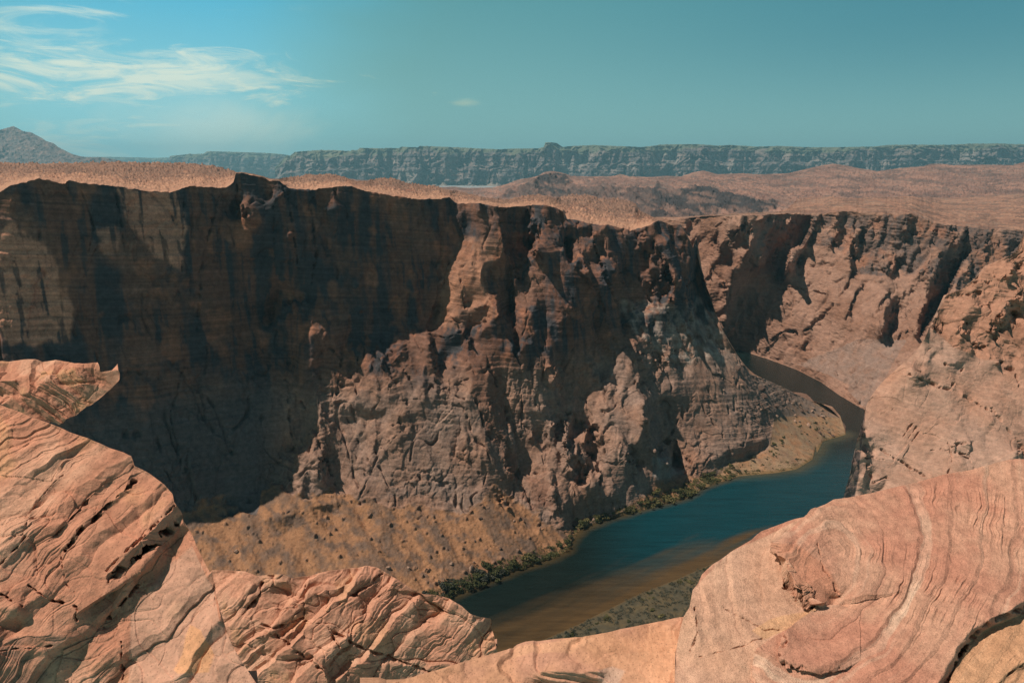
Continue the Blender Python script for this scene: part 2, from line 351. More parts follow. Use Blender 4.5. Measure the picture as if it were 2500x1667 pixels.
talus_line = lf(line(Z(4, (-20, 1250), (700, 1060), (1160, 1000), (1400, 985), (1500, 1000), (1640, 1050), (1670, 900), (1800, 895), (1930, 950), (2010, 900), (2130, 895)),
                     Z(5, (60, 940), (130, 960), (200, 1010), (300, 985), (500, 1020), (700, 1050), (850, 1040), (990, 960), (1060, 860), (1160, 900), (1300, 1010), (1450, 1130), (1520, 1180), (1560, 1185), (1760, 1080), (1930, 1000)),
                     Z(6, (0, 860), (200, 800), (360, 840), (480, 720), (560, 700), (720, 640), (760, 440), (800, 380), (900, 330), (1000, 330), (1100, 370))))
def base5(gx, gy):
    s = np.full(gx.shape, 56.); a = np.full(gx.shape, -22.)
    t = gy > talus_line(gx); s[t] = 33; a[t] = 22
    b = (gx > 700) & t; s[b] = 6; a[b] = 20
    return s, a
LIT, DK = (58, -35), (84, 22)
F5 = [
    # dark upper wall, left
    (Z('T', (-30, 380), (540, 380), (690, 400), (1040, 440), (1040, 560), (1010, 640), (985, 740), (950, 765), (820, 757), (760, 720), (740, 680), (700, 680), (660, 640), (640, 790), (-30, 800)), 87, 24, .8),
    (Z('T', (-30, 798), (640, 765), (640, 900), (690, 1000), (690, 1020), (640, 1050), (640, 1090), (600, 1110), (590, 1160), (560, 1140), (-30, 1340)), 86, 36, .5),
    # ribs catching the sun on the dark wall
    (Z(9, (80, 420), (130, 340), (180, 350), (200, 420), (350, 690), (330, 660), (200, 540), (130, 520)), 58, -45),
    (Z(9, (390, 320), (450, 270), (490, 330), (420, 370)), 52, -40), (Z(9, (905, 330), (990, 330), (1070, 420), (910, 440)), 55, -35),
    (Z(9, (480, 590), (540, 580), (620, 660), (600, 700), (490, 650)), 52, -45), (Z(9, (365, 890), (420, 830), (500, 820), (570, 870), (480, 1100), (400, 1050)), 58, -50),
    (Z(9, (635, 860), (690, 880), (670, 1060), (635, 1050)), 60, -50), (Z(9, (370, 1130), (440, 1200), (400, 1300), (370, 1280)), 60, -40),
    (Z(9, (510, 1240), (660, 1150), (730, 1250), (760, 1360), (700, 1568), (370, 1568), (380, 1350), (480, 1330)), 56, -35),
    (Z(9, (750, 1370), (890, 1240), (930, 1340), (990, 1420), (1100, 1480), (1130, 1568), (750, 1568)), 55, -35),
    # lit slope below and right of the rib
    (Z(4, (1640, 60), (1740, 0), (2352, 0), (2352, 900), (2140, 900), (2100, 620), (2000, 420), (1850, 330), (1740, 300)), 56, -22),
    (Z(4, (1840, 330), (1900, 340), (1940, 600), (1860, 560)), 82, 60), (Z(4, (2010, 560), (2060, 560), (2140, 880), (2050, 870), (2000, 700)), 80, 50),
    (Z(4, (1790, 720), (1860, 640), (1940, 590), (1930, 660), (1870, 730)), 50, -40), (Z(4, (1730, 840), (1760, 790), (1790, 850), (1780, 930), (1740, 920)), 70, -50),
    (Z(4, (1990, 0), (2080, 0), (2060, 110), (1990, 130)), 74, 40),
    # dark gap beside the pillar and the pillar itself
    (Z(10, (300, 280), (440, 400), (430, 540), (400, 600), (300, 760), (250, 860), (170, 1220), (0, 1300), (0, 290)), 86, 30, .6),
    (Z(10, (350, 300), (660, 290), (720, 480), (730, 620), (700, 720), (540, 780), (530, 900), (590, 1000), (690, 1180), (520, 1200), (420, 1260), (150, 1240), (230, 1000), (300, 760), (420, 570), (350, 400)), 66, -48),
    (Z(10, (310, 430), (350, 380), (440, 400), (420, 560), (320, 560)), 88, 40),
    (Z(10, (370, 780), (480, 800), (560, 920), (590, 1030), (430, 1050), (410, 960), (370, 860)), 68, -5),
    (Z(10, (380, 870), (420, 900), (450, 1120), (410, 1060)), 82, 40),
    (Z(10, (320, 1180), (420, 1120), (520, 1090), (590, 1100), (540, 1190), (440, 1260), (340, 1220)), 82, 20),
    (Z(10, (160, 1300), (420, 1270), (400, 1380), (280, 1430), (200, 1420)), 82, 20), (Z(10, (170, 1230), (330, 1230), (415, 1270), (260, 1320), (165, 1300)), 46, -20),
    (Z(10, (480, 1210), (690, 1200), (880, 1568), (470, 1568)), 58, -30),
    (Z(10, (470, 1330), (560, 1320), (700, 1480), (700, 1568), (470, 1568)), 66, 5),
    # dark right side of the pillar
    (Z(10, (670, 330), (730, 350), (770, 760), (800, 1160), (810, 1440), (740, 1290), (690, 1180), (590, 1000), (530, 900), (560, 760), (700, 720), (730, 620)), 82, 58, .6),
    (Z(10, (680, 330), (860, 320), (1080, 310), (1170, 370), (1175, 450), (1150, 600), (1190, 700), (1250, 800), (1370, 900), (1400, 1100), (1400, 1250), (1450, 1330), (1490, 1568), (880, 1568), (800, 1440), (790, 1180), (1000, 1120), (960, 900), (880, 800), (770, 730)), 85, 32, .7),
    (Z(10, (890, 400), (930, 400), (1000, 700), (930, 720)), 66, -60),
    (Z(10, (770, 750), (810, 745), (900, 850), (980, 1000), (1030, 1080), (960, 1110), (870, 1120), (790, 1080)), 57, -25),
    (Z(10, (960, 900), (1030, 910), (1130, 1060), (1180, 1190), (1150, 1220), (1090, 1200), (1060, 1300), (1110, 1480), (1010, 1440), (1005, 1250), (1050, 1060), (980, 1000)), 60, -48),
    (Z(10, (990, 1480), (1060, 1460), (1120, 1568), (990, 1568)), 55, -40), (Z(10, (800, 1180), (850, 1200), (870, 1420), (820, 1460)), 70, -50),
    # the slanting ribs to the right
    (Z(10, (1150, 610), (1210, 590), (1330, 700), (1400, 860), (1440, 960), (1370, 890), (1260, 790), (1190, 700)), 56, -38),
    (Z(10, (1190, 460), (1400, 470), (1420, 620), (1500, 870), (1560, 1000), (1590, 1060), (1620, 1240), (1640, 1390), (1580, 1400), (1480, 1200), (1420, 1000), (1400, 850), (1300, 660), (1170, 560)), 85, 42, .7),
    (Z(10, (1380, 480), (1410, 480), (1450, 640), (1540, 860), (1500, 900), (1440, 800), (1420, 640)), 62, -50),
    (Z(10, (1430, 1000), (1460, 1060), (1570, 1340), (1560, 1390), (1460, 1140)), 58, -50),
    (Z(10, (1405, 1170), (1450, 1230), (1480, 1330), (1620, 1440), (1800, 1568), (1500, 1568), (1470, 1350)), 52, -30),
    (Z(10, (1430, 500), (1600, 500), (1700, 680), (1790, 900), (1860, 1060), (1600, 1060), (1530, 860), (1450, 640)), 86, 22, .7),
    (Z(10, (1450, 590), (1490, 590), (1550, 690), (1500, 690)), 55, -30),
    (Z(10, (1600, 510), (1750, 590), (1800, 850), (1860, 1050), (1790, 900), (1690, 640)), 84, 30),
    (Z(10, (1730, 530), (1800, 520), (1900, 610), (1960, 760), (2030, 900), (2040, 1070), (1950, 1040), (1860, 1030), (1780, 780), (1740, 640)), 70, -44, 1.3),
    (Z(10, (1620, 440), (1900, 430), (1980, 680), (2050, 780), (2060, 930), (2030, 880), (1960, 740), (1900, 600), (1800, 520), (1700, 520)), 84, 36),
    (Z(10, (1920, 440), (2170, 560), (2230, 720), (2260, 990), (2060, 1000), (2050, 780), (1990, 680)), 85, 44),
    (Z(10, (2010, 500), (2110, 520), (2160, 760), (2100, 740)), 70, -40),
    # sunlit sloping cap above the right part of the rim
    (Z(10, (1170, 360), (1600, 380), (1920, 420), (1730, 530), (1640, 540), (1570, 490), (1430, 490), (1190, 455)), 24, -20),
    # pale slickrock benches
    (Z(10, (1600, 1070), (1860, 1050), (2050, 1080), (2280, 1000), (2352, 1300), (2352, 1568), (1900, 1568), (1760, 1340), (1680, 1300), (1640, 1150)), 50, -18),
    (Z(10, (1700, 1340), (1780, 1350), (1900, 1480), (1950, 1568), (1800, 1568)), 86, 55), (Z(10, (1680, 1220), (1740, 1170), (1760, 1340), (1700, 1320)), 84, 30),
    (Z(10, (1820, 1140), (1900, 1160), (1950, 1260), (1930, 1280), (1860, 1170)), 84, 30),
    # lower slopes
    (Z(5, (40, 320), (370, 385), (350, 440), (60, 465)), 89, 5, .3), (Z(5, (-10, 560), (40, 680), (55, 880), (-10, 890)), 84, 30),
    (Z(5, (500, 500), (800, 500), (900, 640), (1000, 850), (800, 890), (500, 940), (260, 970), (330, 750), (400, 590)), 57, -8, .35),
    (Z(5, (440, 330), (740, 350), (760, 480), (500, 500), (430, 440)), 60, -12, .4),
    (Z(5, (460, 410), (540, 410), (550, 465), (465, 465)), 86, 30, .2), (Z(5, (455, 545), (540, 530), (550, 575), (480, 578)), 86, 30, .2),
    (Z(5, (620, 340), (740, 330), (900, 440), (860, 440), (740, 365)), 82, 10),
    (Z(5, (730, 340), (920, 330), (1000, 480), (900, 490), (760, 480)), 60, -5, .5),
    (Z(5, (900, 0), (1090, 0), (1160, 460), (1130, 520), (1220, 830), (1300, 1000), (1250, 940), (1010, 500), (930, 280)), 66, 12, .5),
    (Z(5, (1030, 100), (1120, 300), (1170, 500), (1110, 525), (1010, 290)), 84, 55, .4), (Z(5, (1010, 500), (1090, 640), (1130, 740), (1070, 745), (1010, 600)), 84, 50),
    (Z(5, (1130, 560), (1180, 700), (1225, 840), (1170, 810), (1130, 700)), 84, 60),
    (Z(5, (1090, 0), (1200, 80), (1310, 290), (1240, 420), (1210, 560), (1160, 460)), 60, -30, .6),
    (Z(5, (1250, 0), (1760, 0), (1755, 150), (1640, 290), (1560, 240), (1480, 220), (1470, 270), (1370, 250), (1310, 250)), 87, 34, .6),
    (Z(5, (1350, 60), (1440, 70), (1470, 255), (1380, 240)), 66, -30),
    (Z(5, (1235, 380), (1480, 400), (1510, 560), (1380, 640), (1300, 655), (1240, 560)), 68, 0),
    (Z(5, (1550, 340), (1640, 440), (1635, 500), (1570, 470)), 86, 40),
    (Z(5, (1480, 380), (1560, 380), (1560, 700), (1500, 700)), 60, -30, 1.6), (Z(5, (1580, 480), (1760, 480), (1740, 900), (1600, 880)), 60, -20, 1.8),
    (Z(5, (1660, 280), (1780, 240), (1780, 480), (1700, 480)), 58, -35, .5),
    (Z(5, (1790, 280), (2000, 300), (2000, 500), (1850, 550), (1800, 480)), 62, -20, .5),
    (Z(5, (2010, 340), (2080, 310), (2150, 400), (2200, 560), (2260, 700), (2352, 760), (2200, 650), (2040, 720), (1960, 640), (2010, 500)), 89, 60, .2),
    (Z(5, (1980, 680), (2200, 650), (2300, 800), (2200, 850), (2000, 900), (1930, 860)), 62, -14, .5),
    (Z(5, (1460, 960), (1480, 880), (1560, 960), (1570, 1160), (1480, 1150)), 88, 40), (Z(5, (1560, 900), (1700, 960), (1690, 1070), (1580, 1080)), 87, 10),
    (Z(5, (1740, 950), (1900, 900), (1930, 1040), (1790, 1060)), 87, 20), (Z(5, (1620, 980), (1680, 960), (1670, 1040)), 60, -30),
    (Z(5, (1300, 820), (1420, 880), (1440, 1000), (1300, 990)), 72, 10), (Z(5, (1700, 980), (1740, 960), (1760, 1080), (1700, 1080)), 60, -40),
    # rock ribs and blocks standing out of the talus fans
    (Z(4, (1640, 910), (1670, 890), (1800, 950), (1880, 1050), (1800, 1080), (1680, 1090)), 26, -10, .6), (Z(4, (1680, 1095), (1885, 1055), (1870, 1120), (1810, 1195), (1700, 1130)), 88, 34, .3),
    (Z(4, (1930, 950), (2060, 880), (2140, 930), (2170, 975), (1990, 1010)), 24, -10, .6), (Z(4, (1990, 1012), (2175, 975), (2165, 1035), (2080, 1048)), 88, 34, .3),
    (Z(5, (195, 1010), (330, 1060), (340, 1180), (260, 1160), (230, 1100)), 55, -25), (Z(5, (1300, 1000), (1060, 860), (1020, 940), (1200, 1040), (1400, 1160)), 44, -10, 2.), (Z(4, (1400, 1140), (1440, 1140), (1440, 1210), (1410, 1200)), 80, 30),
    # point above the gravel bar
    (Z(6, (150, -60), (380, -40), (760, 420), (720, 560), (560, 640), (480, 560), (150, 420), (60, 200)), 44, -12, .6),
    (Z(6, (-20, 200), (140, 260), (160, 420), (120, 560), (90, 600), (40, 400)), 55, -20),
    (Z(6, (-60, 300), (40, 330), (90, 600), (180, 760), (250, 800), (120, 780), (0, 680)), 88, 60, .2),
    (Z(6, (100, 560), (170, 420), (420, 560), (480, 600), (420, 690), (250, 730), (180, 720)), 46, -8, .5),
    (Z(6, (180, 755), (250, 735), (400, 690), (480, 640), (490, 700), (400, 770), (370, 830), (200, 810)), 89, 8, .3),
    (Z(6, (485, 640), (560, 640), (720, 560), (735, 620), (620, 665), (550, 700), (485, 695)), 89, 12, .3),
    (Z(6, (380, -20), (540, 30), (700, 190), (900, 290), (1180, 440), (900, 430), (760, 440), (560, 200)), 26, 46, .5),
]
BR5 = [Z(10, (690, 330), (730, 620), (770, 760), (800, 1160), (810, 1440), (870, 1568)), Z(10, (350, 400), (420, 570), (300, 760), (230, 1000), (150, 1240)),
       Z(10, (1175, 450), (1150, 600)), Z(6, (40, 330), (90, 600), (180, 760)), Z(5, (2150, 400), (2200, 560), (2260, 700), (2352, 760)),
       Z(10, (1330, 700), (1440, 960), (1570, 1340)), Z(10, (1540, 860), (1600, 1060), (1640, 1390)), Z(10, (1960, 760), (2040, 1070)),
       Z(10, (1175, 450), (1190, 700), (1370, 900), (1400, 1250), (1490, 1568)), Z(5, (1160, 460), (1225, 840))]
rimY = lambda gx, gy: np.interp(gx, [0, 120, 240, 330, 440, 560, 650, 700, 740, 800], [610, 600, 600, 640, 690, 760, 860, 960, 1060, 950])
L5 = Relief((XA-4, 160, 850, 690), 1.1, base5, F5,
            [('line', bankf, lambda gx, gy: water_Y(gx, gy), 3.), ('line', rimf, rimY, .0002)],
            breaks=BR5, jit=[(22, 40, 14, 6, 24), (11, 18, -24, 5, 16), (5, 8, 20, 4, 8)], seed=3, top=rimf, bot=bankf, warp=1.2,
            ribs=[(lambda gx, gy: (gx > 275) & (gy < talus_line(gx)) & (gx < 760), .33, 40, 60, 14), (Z(5, (-100, -200), (1000, -200), (1000, 900), (-100, 900)), .45, 21, 50, 14), (Z(5, (1380, 230), (2352, 150), (2352, 1200), (1380, 1200)), .22, 17, 70, 20),
                  (Z(10, (1150, 330), (2352, 330), (2352, 1568), (1500, 1568), (1150, 700)), .36, 19, 85, 24), (lambda gx, gy: (gy > talus_line(gx)) & (gx < 560), 1.25, 30, 55, 9), (lambda gx, gy: (gx < 300) & (gy < talus_line(gx)), .1, 22, 30, 3)])
px, py = grid_px(rimf, bankf, XA, XB, 1150, 560)
rock5 = 1-sstep(py-talus_line(px)-np.clip((650-px)/60, 0, 1)*26*fbm(np.stack([px/26, py/18, px*0+4.4], -1), 4, .6), -3, 5)
Y = L5.Y(px, py); P = at(px, py, Y)
Nn = gnormals(box3(box3(P)))
zrel = P[..., 2]
up = sstep(zrel, -190, -150)
q = P+5*np.stack([fbm(P/30, 2), fbm(P/30+5, 2), fbm(P/30+11, 2)], -1)
rough = (.45+1.1*sstep(fbm(P/35+40, 3), -.1, .35))*(1-.35*up)
h = rockdisp(q, [(24, 24, 60, 1.9, .5), (9, 9, 18, .85, .30), (3.4, 3.4, 5, .4, .12)], 1., .2)*rough
h += fbm(P/np.array([4, 4, 2.2])+2, 4)*.6*rough-np.clip(ridged(q/np.array([26, 26, 60.])+9, 2)-.84, 0, 1)*30*(1-.4*up)
tilt = P[..., 2]+.12*P[..., 0]
h += strata(tilt+2.*fbm(P/30, 2), [(11, 1.5), (4.3, .8), (2., .4)], 2)*(.35+.15*up)
sd, dd = P[..., 0]*.80+P[..., 1]*.60, P[..., 0]*.60-P[..., 1]*.80       # across and along the fall line of the fans
gul = fbm(np.stack([sd/22, dd/110, dd*0], -1)+4, 3)
ht = gul*5+ridged(np.stack([sd/13+fbm(P/30, 2)*1.2, dd/60, dd*0+3], -1), 3)*.9+fbm(P/2.5, 3)*.7
# boulders strewn on the talus come out of the relief as rough lumps
_, f1, f2, _, cid = voro(P/np.array([4.5, 4.5, 4.5])+.2*perlin(P/2)[..., None])
lump = np.where(VR[cid, 1] > .8, np.clip(.38-f1, 0, 1)*6.5, 0)
edge = np.clip((bankf(px)-py)/3, 0, 1)
h -= groove(px, py, [(Z(10, (690, 330), (740, 640), (770, 760), (800, 1160), (810, 1440), (870, 1568)), 2., 11), (Z(5, (930, 280), (1010, 500), (1090, 640), (1130, 740), (1230, 850), (1300, 1000)), 1.8, 9),
    (Z(5, (1040, 100), (1110, 300), (1160, 480)), 2.2, 9), (Z(5, (1240, 300), (1235, 560)), 1.3, 6), (Z(5, (190, 60), (180, 290)), 1.2, 5), (Z(5, (235, 0), (220, 120)), 1., 4), (Z(5, (1760, 240), (1770, 500), (1740, 900)), 1.7, 7),
    (Z(5, (1480, 400), (1530, 700)), 1.2, 5), (Z(5, (1640, 600), (1600, 860)), 1.3, 5), (Z(5, (1310, 330), (1500, 560)), 1., 3), (Z(5, (2260, 400), (2190, 560), (2352, 780)), 1.5, 6), (Z(5, (720, 345), (860, 380), (890, 440)), 1.5, 5),
    (Z(5, (270, 20), (400, 170), (450, 220)), 2.2, 8), (Z(5, (410, 20), (520, 190)), 2., 7), (Z(5, (860, 650), (980, 820)), 1.1, 3), (Z(5, (500, 500), (340, 640), (200, 960)), 1.4, 4), (Z(5, (120, 440), (280, 760)), 1.1, 4),
    (Z(5, (440, 330), (620, 320), (660, 230), (700, 270), (900, 190)), 1.3, 5), (Z(5, (10, 0), (90, 60), (60, 290)), 1.5, 6), (Z(10, (1400, 860), (1570, 1340)), 1.6, 8), (Z(10, (1640, 540), (1700, 700), (1800, 980), (1860, 1060)), 1.8, 9),
    (Z(10, (1900, 600), (1960, 750), (2040, 1070)), 1.7, 9), (Z(10, (900, 340), (930, 720)), 1.5, 8), (Z(10, (940, 330), (980, 560), (1010, 720)), 1.5, 8), (Z(10, (1410, 600), (1500, 870), (1590, 1060)), 1.7, 8),
    (Z(9, (600, 240), (650, 640), (700, 1000)), 1.4, 6), (Z(9, (800, 330), (850, 600), (870, 900), (820, 1140)), 1.6, 7), (Z(9, (100, 180), (130, 520)), 1.4, 6), (Z(9, (460, 400), (470, 800)), 1.3, 5), (Z(1, (740, 460), (800, 880)), 1.4, 5),
    (Z(1, (1180, 480), (1160, 1000)), 1.2, 4), (Z(1, (1400, 520), (1300, 900), (1260, 1380)), 1.3, 5), (Z(1, (520, 480), (600, 720), (560, 900)), 1.2, 5), (Z(4, (1190, 60), (1090, 420), (1170, 800)), 1.3, 5), (Z(4, (1840, 320), (1860, 560)), 1.8, 8), (Z(4, (1920, 340), (2020, 560), (2140, 860)), 1.8, 7),
    (Z(10, (160, 1300), (280, 1330), (400, 1280)), 1.8, 7), (Z(10, (430, 1280), (440, 1500)), 1.4, 6), (Z(10, (380, 860), (430, 1100)), 1.6, 6), (Z(10, (320, 1180), (480, 1230), (690, 1180)), 1.6, 6), (Z(10, (1930, 1150), (1960, 1280), (1990, 1480)), 1.3, 5)])*rock5
flat = sstep(px, 690, 730)*(1-rock5)
debris = inpoly(Z(6, (380, -20), (540, 30), (700, 190), (900, 290), (1180, 440), (900, 430), (760, 440), (560, 200)), px, py)
h = h*rock5+(1-rock5)*(ht+lump*1.2)*(1-.9*flat)+debris*lump*1.0
h *= edge*np.clip((py-rimf(px))/2.0+.35, 0, 1)
P = P+Nn*h[..., None]
P[..., 2] = np.maximum(P[..., 2], WATER-.6)
# colours
red, tan, grey = (.20, .085, .052), (.27, .14, .092), (.275, .175, .135)
n1 = fbm(P/40+3, 4); n2 = fbm(P/9+7, 4)
col = cmix(tan, red, np.clip(up*.9+n1*.8, 0, 1))
benchm = mask(Z(10, (1600, 1070), (1860, 1050), (2050, 1080), (2280, 1000), (2420, 1300), (2440, 1560), (1950, 1500), (1760, 1340), (1640, 1150)), px, py, 8, 7., 16.)
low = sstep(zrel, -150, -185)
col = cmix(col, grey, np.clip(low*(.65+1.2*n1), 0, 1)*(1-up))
col = cmix(col, (.42, .32, .265), benchm*np.clip(.25+n2*2+sstep(zrel, -190, -150)*.5, 0, .75))
st = streaks(P, 5, 2); st2 = streaks(P, 17, 9)
var = np.clip(sstep(st, .02, .30)*.5+sstep(st2, -.08, .22)*.65, 0, .85)*(.25+.75*up)*sstep(n1, -.45, .1)
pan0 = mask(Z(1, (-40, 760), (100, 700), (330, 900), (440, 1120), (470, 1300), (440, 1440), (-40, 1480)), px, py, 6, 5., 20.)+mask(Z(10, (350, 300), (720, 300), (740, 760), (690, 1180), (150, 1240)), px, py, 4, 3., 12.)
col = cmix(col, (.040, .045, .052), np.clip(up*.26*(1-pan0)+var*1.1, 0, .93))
col = cmix(col, (.07, .07, .075), low*(1-sstep(px, 250, 300))*.85)  # shade on the lower left wall darkened into its rock colour
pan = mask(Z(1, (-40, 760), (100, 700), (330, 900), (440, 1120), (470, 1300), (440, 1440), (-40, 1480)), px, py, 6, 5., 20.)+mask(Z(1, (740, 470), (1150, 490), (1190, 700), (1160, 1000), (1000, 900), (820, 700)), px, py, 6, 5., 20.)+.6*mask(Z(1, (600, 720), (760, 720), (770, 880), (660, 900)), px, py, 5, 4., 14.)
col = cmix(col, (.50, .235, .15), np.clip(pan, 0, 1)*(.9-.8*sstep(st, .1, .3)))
col = cmix(col, (.30, .125, .07), np.clip(sstep(fbm(P/np.array([22, 22, 30])+30, 3), .16, .34)*.6, 0, 1)*up)
layer = fbm(np.stack([P[..., 0]/90, P[..., 1]/90, tilt/1.6], -1)+8, 3)
col = col*(1+.55*layer[..., None]*(.4+.6*up[..., None]))*(1+.35*fbm(P/np.array([3., 3., 2.])+50, 3)[..., None])
for pl_, c_, a_ in [(Z(5, (900, 0), (1090, 0), (1160, 460), (1130, 520), (1220, 830), (1300, 1000), (1440, 1010), (1300, 1040), (1010, 500), (930, 280)), (.19, .09, .06), .75),
                    (Z(5, (1260, 800), (1420, 850), (1450, 1000), (1330, 1010)), (.19, .09, .06), .6),
                    (Z(10, (350, 560), (700, 560), (560, 920), (690, 1180), (420, 1260), (150, 1240), (230, 1000)), (.36, .185, .12), .6),
                    (Z(5, (500, 850), (800, 850), (860, 900), (500, 950), (280, 960)), (.2, .15, .13), .4),
                    (Z(6, (-20, 680), (150, 690), (180, 790), (0, 850)), (.26, .23, .21), .7)]:
    mk = mask(pl_, px, py, 3, 3., 10.)
    col = cmix(col, c_, mk*a_*np.clip(.8+n2, 0, 1))
tcol = cmix((.30, .15, .08), (.18, .105, .07), sstep(gul+.6*n2, -.12, .22))
tcol = cmix(tcol, (.14, .09, .068), sstep(n2+.5*fbm(np.stack([sd/7, dd/40, dd*0], -1), 3), .05, .4)*.75)
tcol = cmix(tcol, (.29, .19, .115), sstep(px, 690, 720)*(.5+n2))
tcol = cmix(tcol, (.17, .10, .075), np.clip(lump, 0, 1)*.5)
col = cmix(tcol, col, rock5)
col = cmix(col, (.215, .15, .12), debris*np.clip(.75+n2, 0, 1))
wetness = 1-sstep(P[..., 2], WATER+.1, WATER+1.6)
col = cmix(col, (.16, .10, .045), wetness*.85)
BIG5 = (px, py, P.copy(), gnormals(box3(P)))
# plateau on top of the promontory
sky5 = lf(line(Z(1, (-40, 308), (0, 310), (300, 318), (500, 312), (700, 306), (1100, 310), (1300, 322), (1400, 338), (1450, 355), (1500, 364), (1560, 366), (1680, 392), (1720, 408), (1780, 408), (1860, 404), (2000, 388), (2150, 390)),
                 Z(2, (0, 388), (100, 400), (180, 425), (250, 430), (330, 412), (430, 412), (500, 440), (700, 466), (780, 485), (1000, 528), (1140, 546), (1220, 530), (1350, 514), (1450, 535), (1560, 518), (1650, 514),
                      (1750, 540), (1900, 545), (1960, 570), (2000, 620), (2060, 650), (2110, 664), (2160, 682), (2250, 694), (2352, 772)),
                 Z(3, (100, 690), (200, 760), (240, 840), (290, 940), (320, 1120), (350, 1170), (440, 1390), (530, 1530)), Z(6, (600, 158), (1215, 530))))
K = 90
prow = px[-1]; r0 = rimf(prow); s0 = np.where(prow > 701, r0+.6, np.minimum(sky5(prow), r0-.4))
Pr = P[-1]
t = (np.arange(1, K+1)/K)[:, None]
r0s = runmean(r0, 20); u4 = np.minimum(t*5, 1)
pyk = r0+(r0s-r0)*u4*(1-t)+(s0-r0)*t
span = np.clip((r0-s0)/12, 0.02, 1)
PrY = Pr[:, 1]+(runmean(Pr[:, 1], 40)-Pr[:, 1])*u4
Yk = PrY*(1+t**1.3*(.10+1.5*span)*np.where(prow > 640, .35, 1))
Pk = at(prow[None, :]+0*t, pyk, Yk)
Pk = Pk+(Pr-at(prow, r0, Pr[:, 1]))[None]*((1-u4)**2)[..., None]
ck0 = 0
wv = fbm(Pk/np.array([14, 25, 14]), 4)*2.2+strata(fbm(Pk/np.array([60, 90, 60.]), 3)*9, [(1., 1.1), (.45, .5)])+np.clip(ridged(Pk/np.array([30, 60, 30.])+5, 3)-.25, 0, 1)*2.4
amp = np.minimum(t*6, 1)*np.clip(span*1.2, .15, 1)*Yk/800
wv = wv+strata(far_noise(Pk, 50, 24, 5.)*6, [(1., 2.2)])+far_noise(Pk, 160, 60, 12., 3)*3.0
Pk[..., 2] += wv*amp*1.0
ck = cmix((.42, .225, .145), (.29, .14, .095), sstep(fbm(Pk/np.array([12, 130, 12.])+3, 4), -.2, .3))
ck = cmix(ck, (.13, .085, .065), sstep(fbm(Pk/np.array([7, 90, 7.])+13, 4), .0, .25)*.85*np.minimum(t*1.8, 1))
fn1 = far_noise(Pk, 22, 20, 3.); fn2 = far_noise(Pk, 70, 60, 9.)
ck = cmix(ck, (.12, .075, .06), sstep(fn1+.8*fn2, -.05, .22)*.8*np.minimum(.25+t*2.5, 1))
ck = cmix(ck, (.20, .115, .082), sstep(t+.5*fbm(Pk/np.array([40, 200, 40.]), 4), .30, .62)*.65)
ck = cmix(ck, (.43, .235, .155), (1-sstep(t+.4*fbm(Pk/20, 3), .1, .5))*.6)
PL5 = (prow, Pk.copy())
back = Pk[-1:].repeat(2, 0).copy(); back[0, :, 1] *= 1.03; back[0, :, 0] *= 1.03; back[0, :, 2] -= 12; back[1] = back[0]*np.array([1.1, 1.1, 1]); back[1, :, 2] = WATER-5
foot = P[:1].copy(); foot[..., 2] = WATER-6
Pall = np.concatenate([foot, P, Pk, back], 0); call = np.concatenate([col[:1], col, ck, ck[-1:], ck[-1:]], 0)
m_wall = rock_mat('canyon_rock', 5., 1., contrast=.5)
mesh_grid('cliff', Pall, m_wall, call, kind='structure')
print('L5', time.time()-T0, 'rim z', [round(float(v)) for v in Pr[::115, 2]], 'rim Y', [round(float(v)) for v in Pr[::115, 1]])

# ================================================================== FAR CANYON WALL on the right
rim4 = line(Z('T', (1380, 500), (1480, 500), (1560, 503)), Z(3, (150, 672), (220, 660), (350, 642), (540, 640), (700, 640), (820, 632), (1000, 640), (1080, 625), (1130, 618), (1250, 612), (1330, 625), (1400, 620), (1500, 628), (1640, 632), (1700, 660), (1780, 690),
                (1850, 700), (1950, 712), (2040, 716), (2130, 732), (2200, 725), (2352, 735), (2420, 740)))
bank4 = line(Z('T', (1380, 790), (1600, 796), (1700, 803), (1760, 822), (1830, 848), (1885, 876), (1930, 908), (1985, 940), (2100, 1000), (2230, 1060), (2380, 1120)))
rim40f, bank4f = lf(rim4), lf(bank4)
rim4f = lambda x: rim40f(x)+1.1*rag(x+300)
up4 = Z(3, (1000, 640), (1640, 635), (1950, 712), (2352, 740), (2420, 1000), (2000, 1100), (1820, 1120), (1700, 1000), (1550, 1030), (1290, 1010), (1160, 840), (990, 830), (900, 860), (1000, 700))
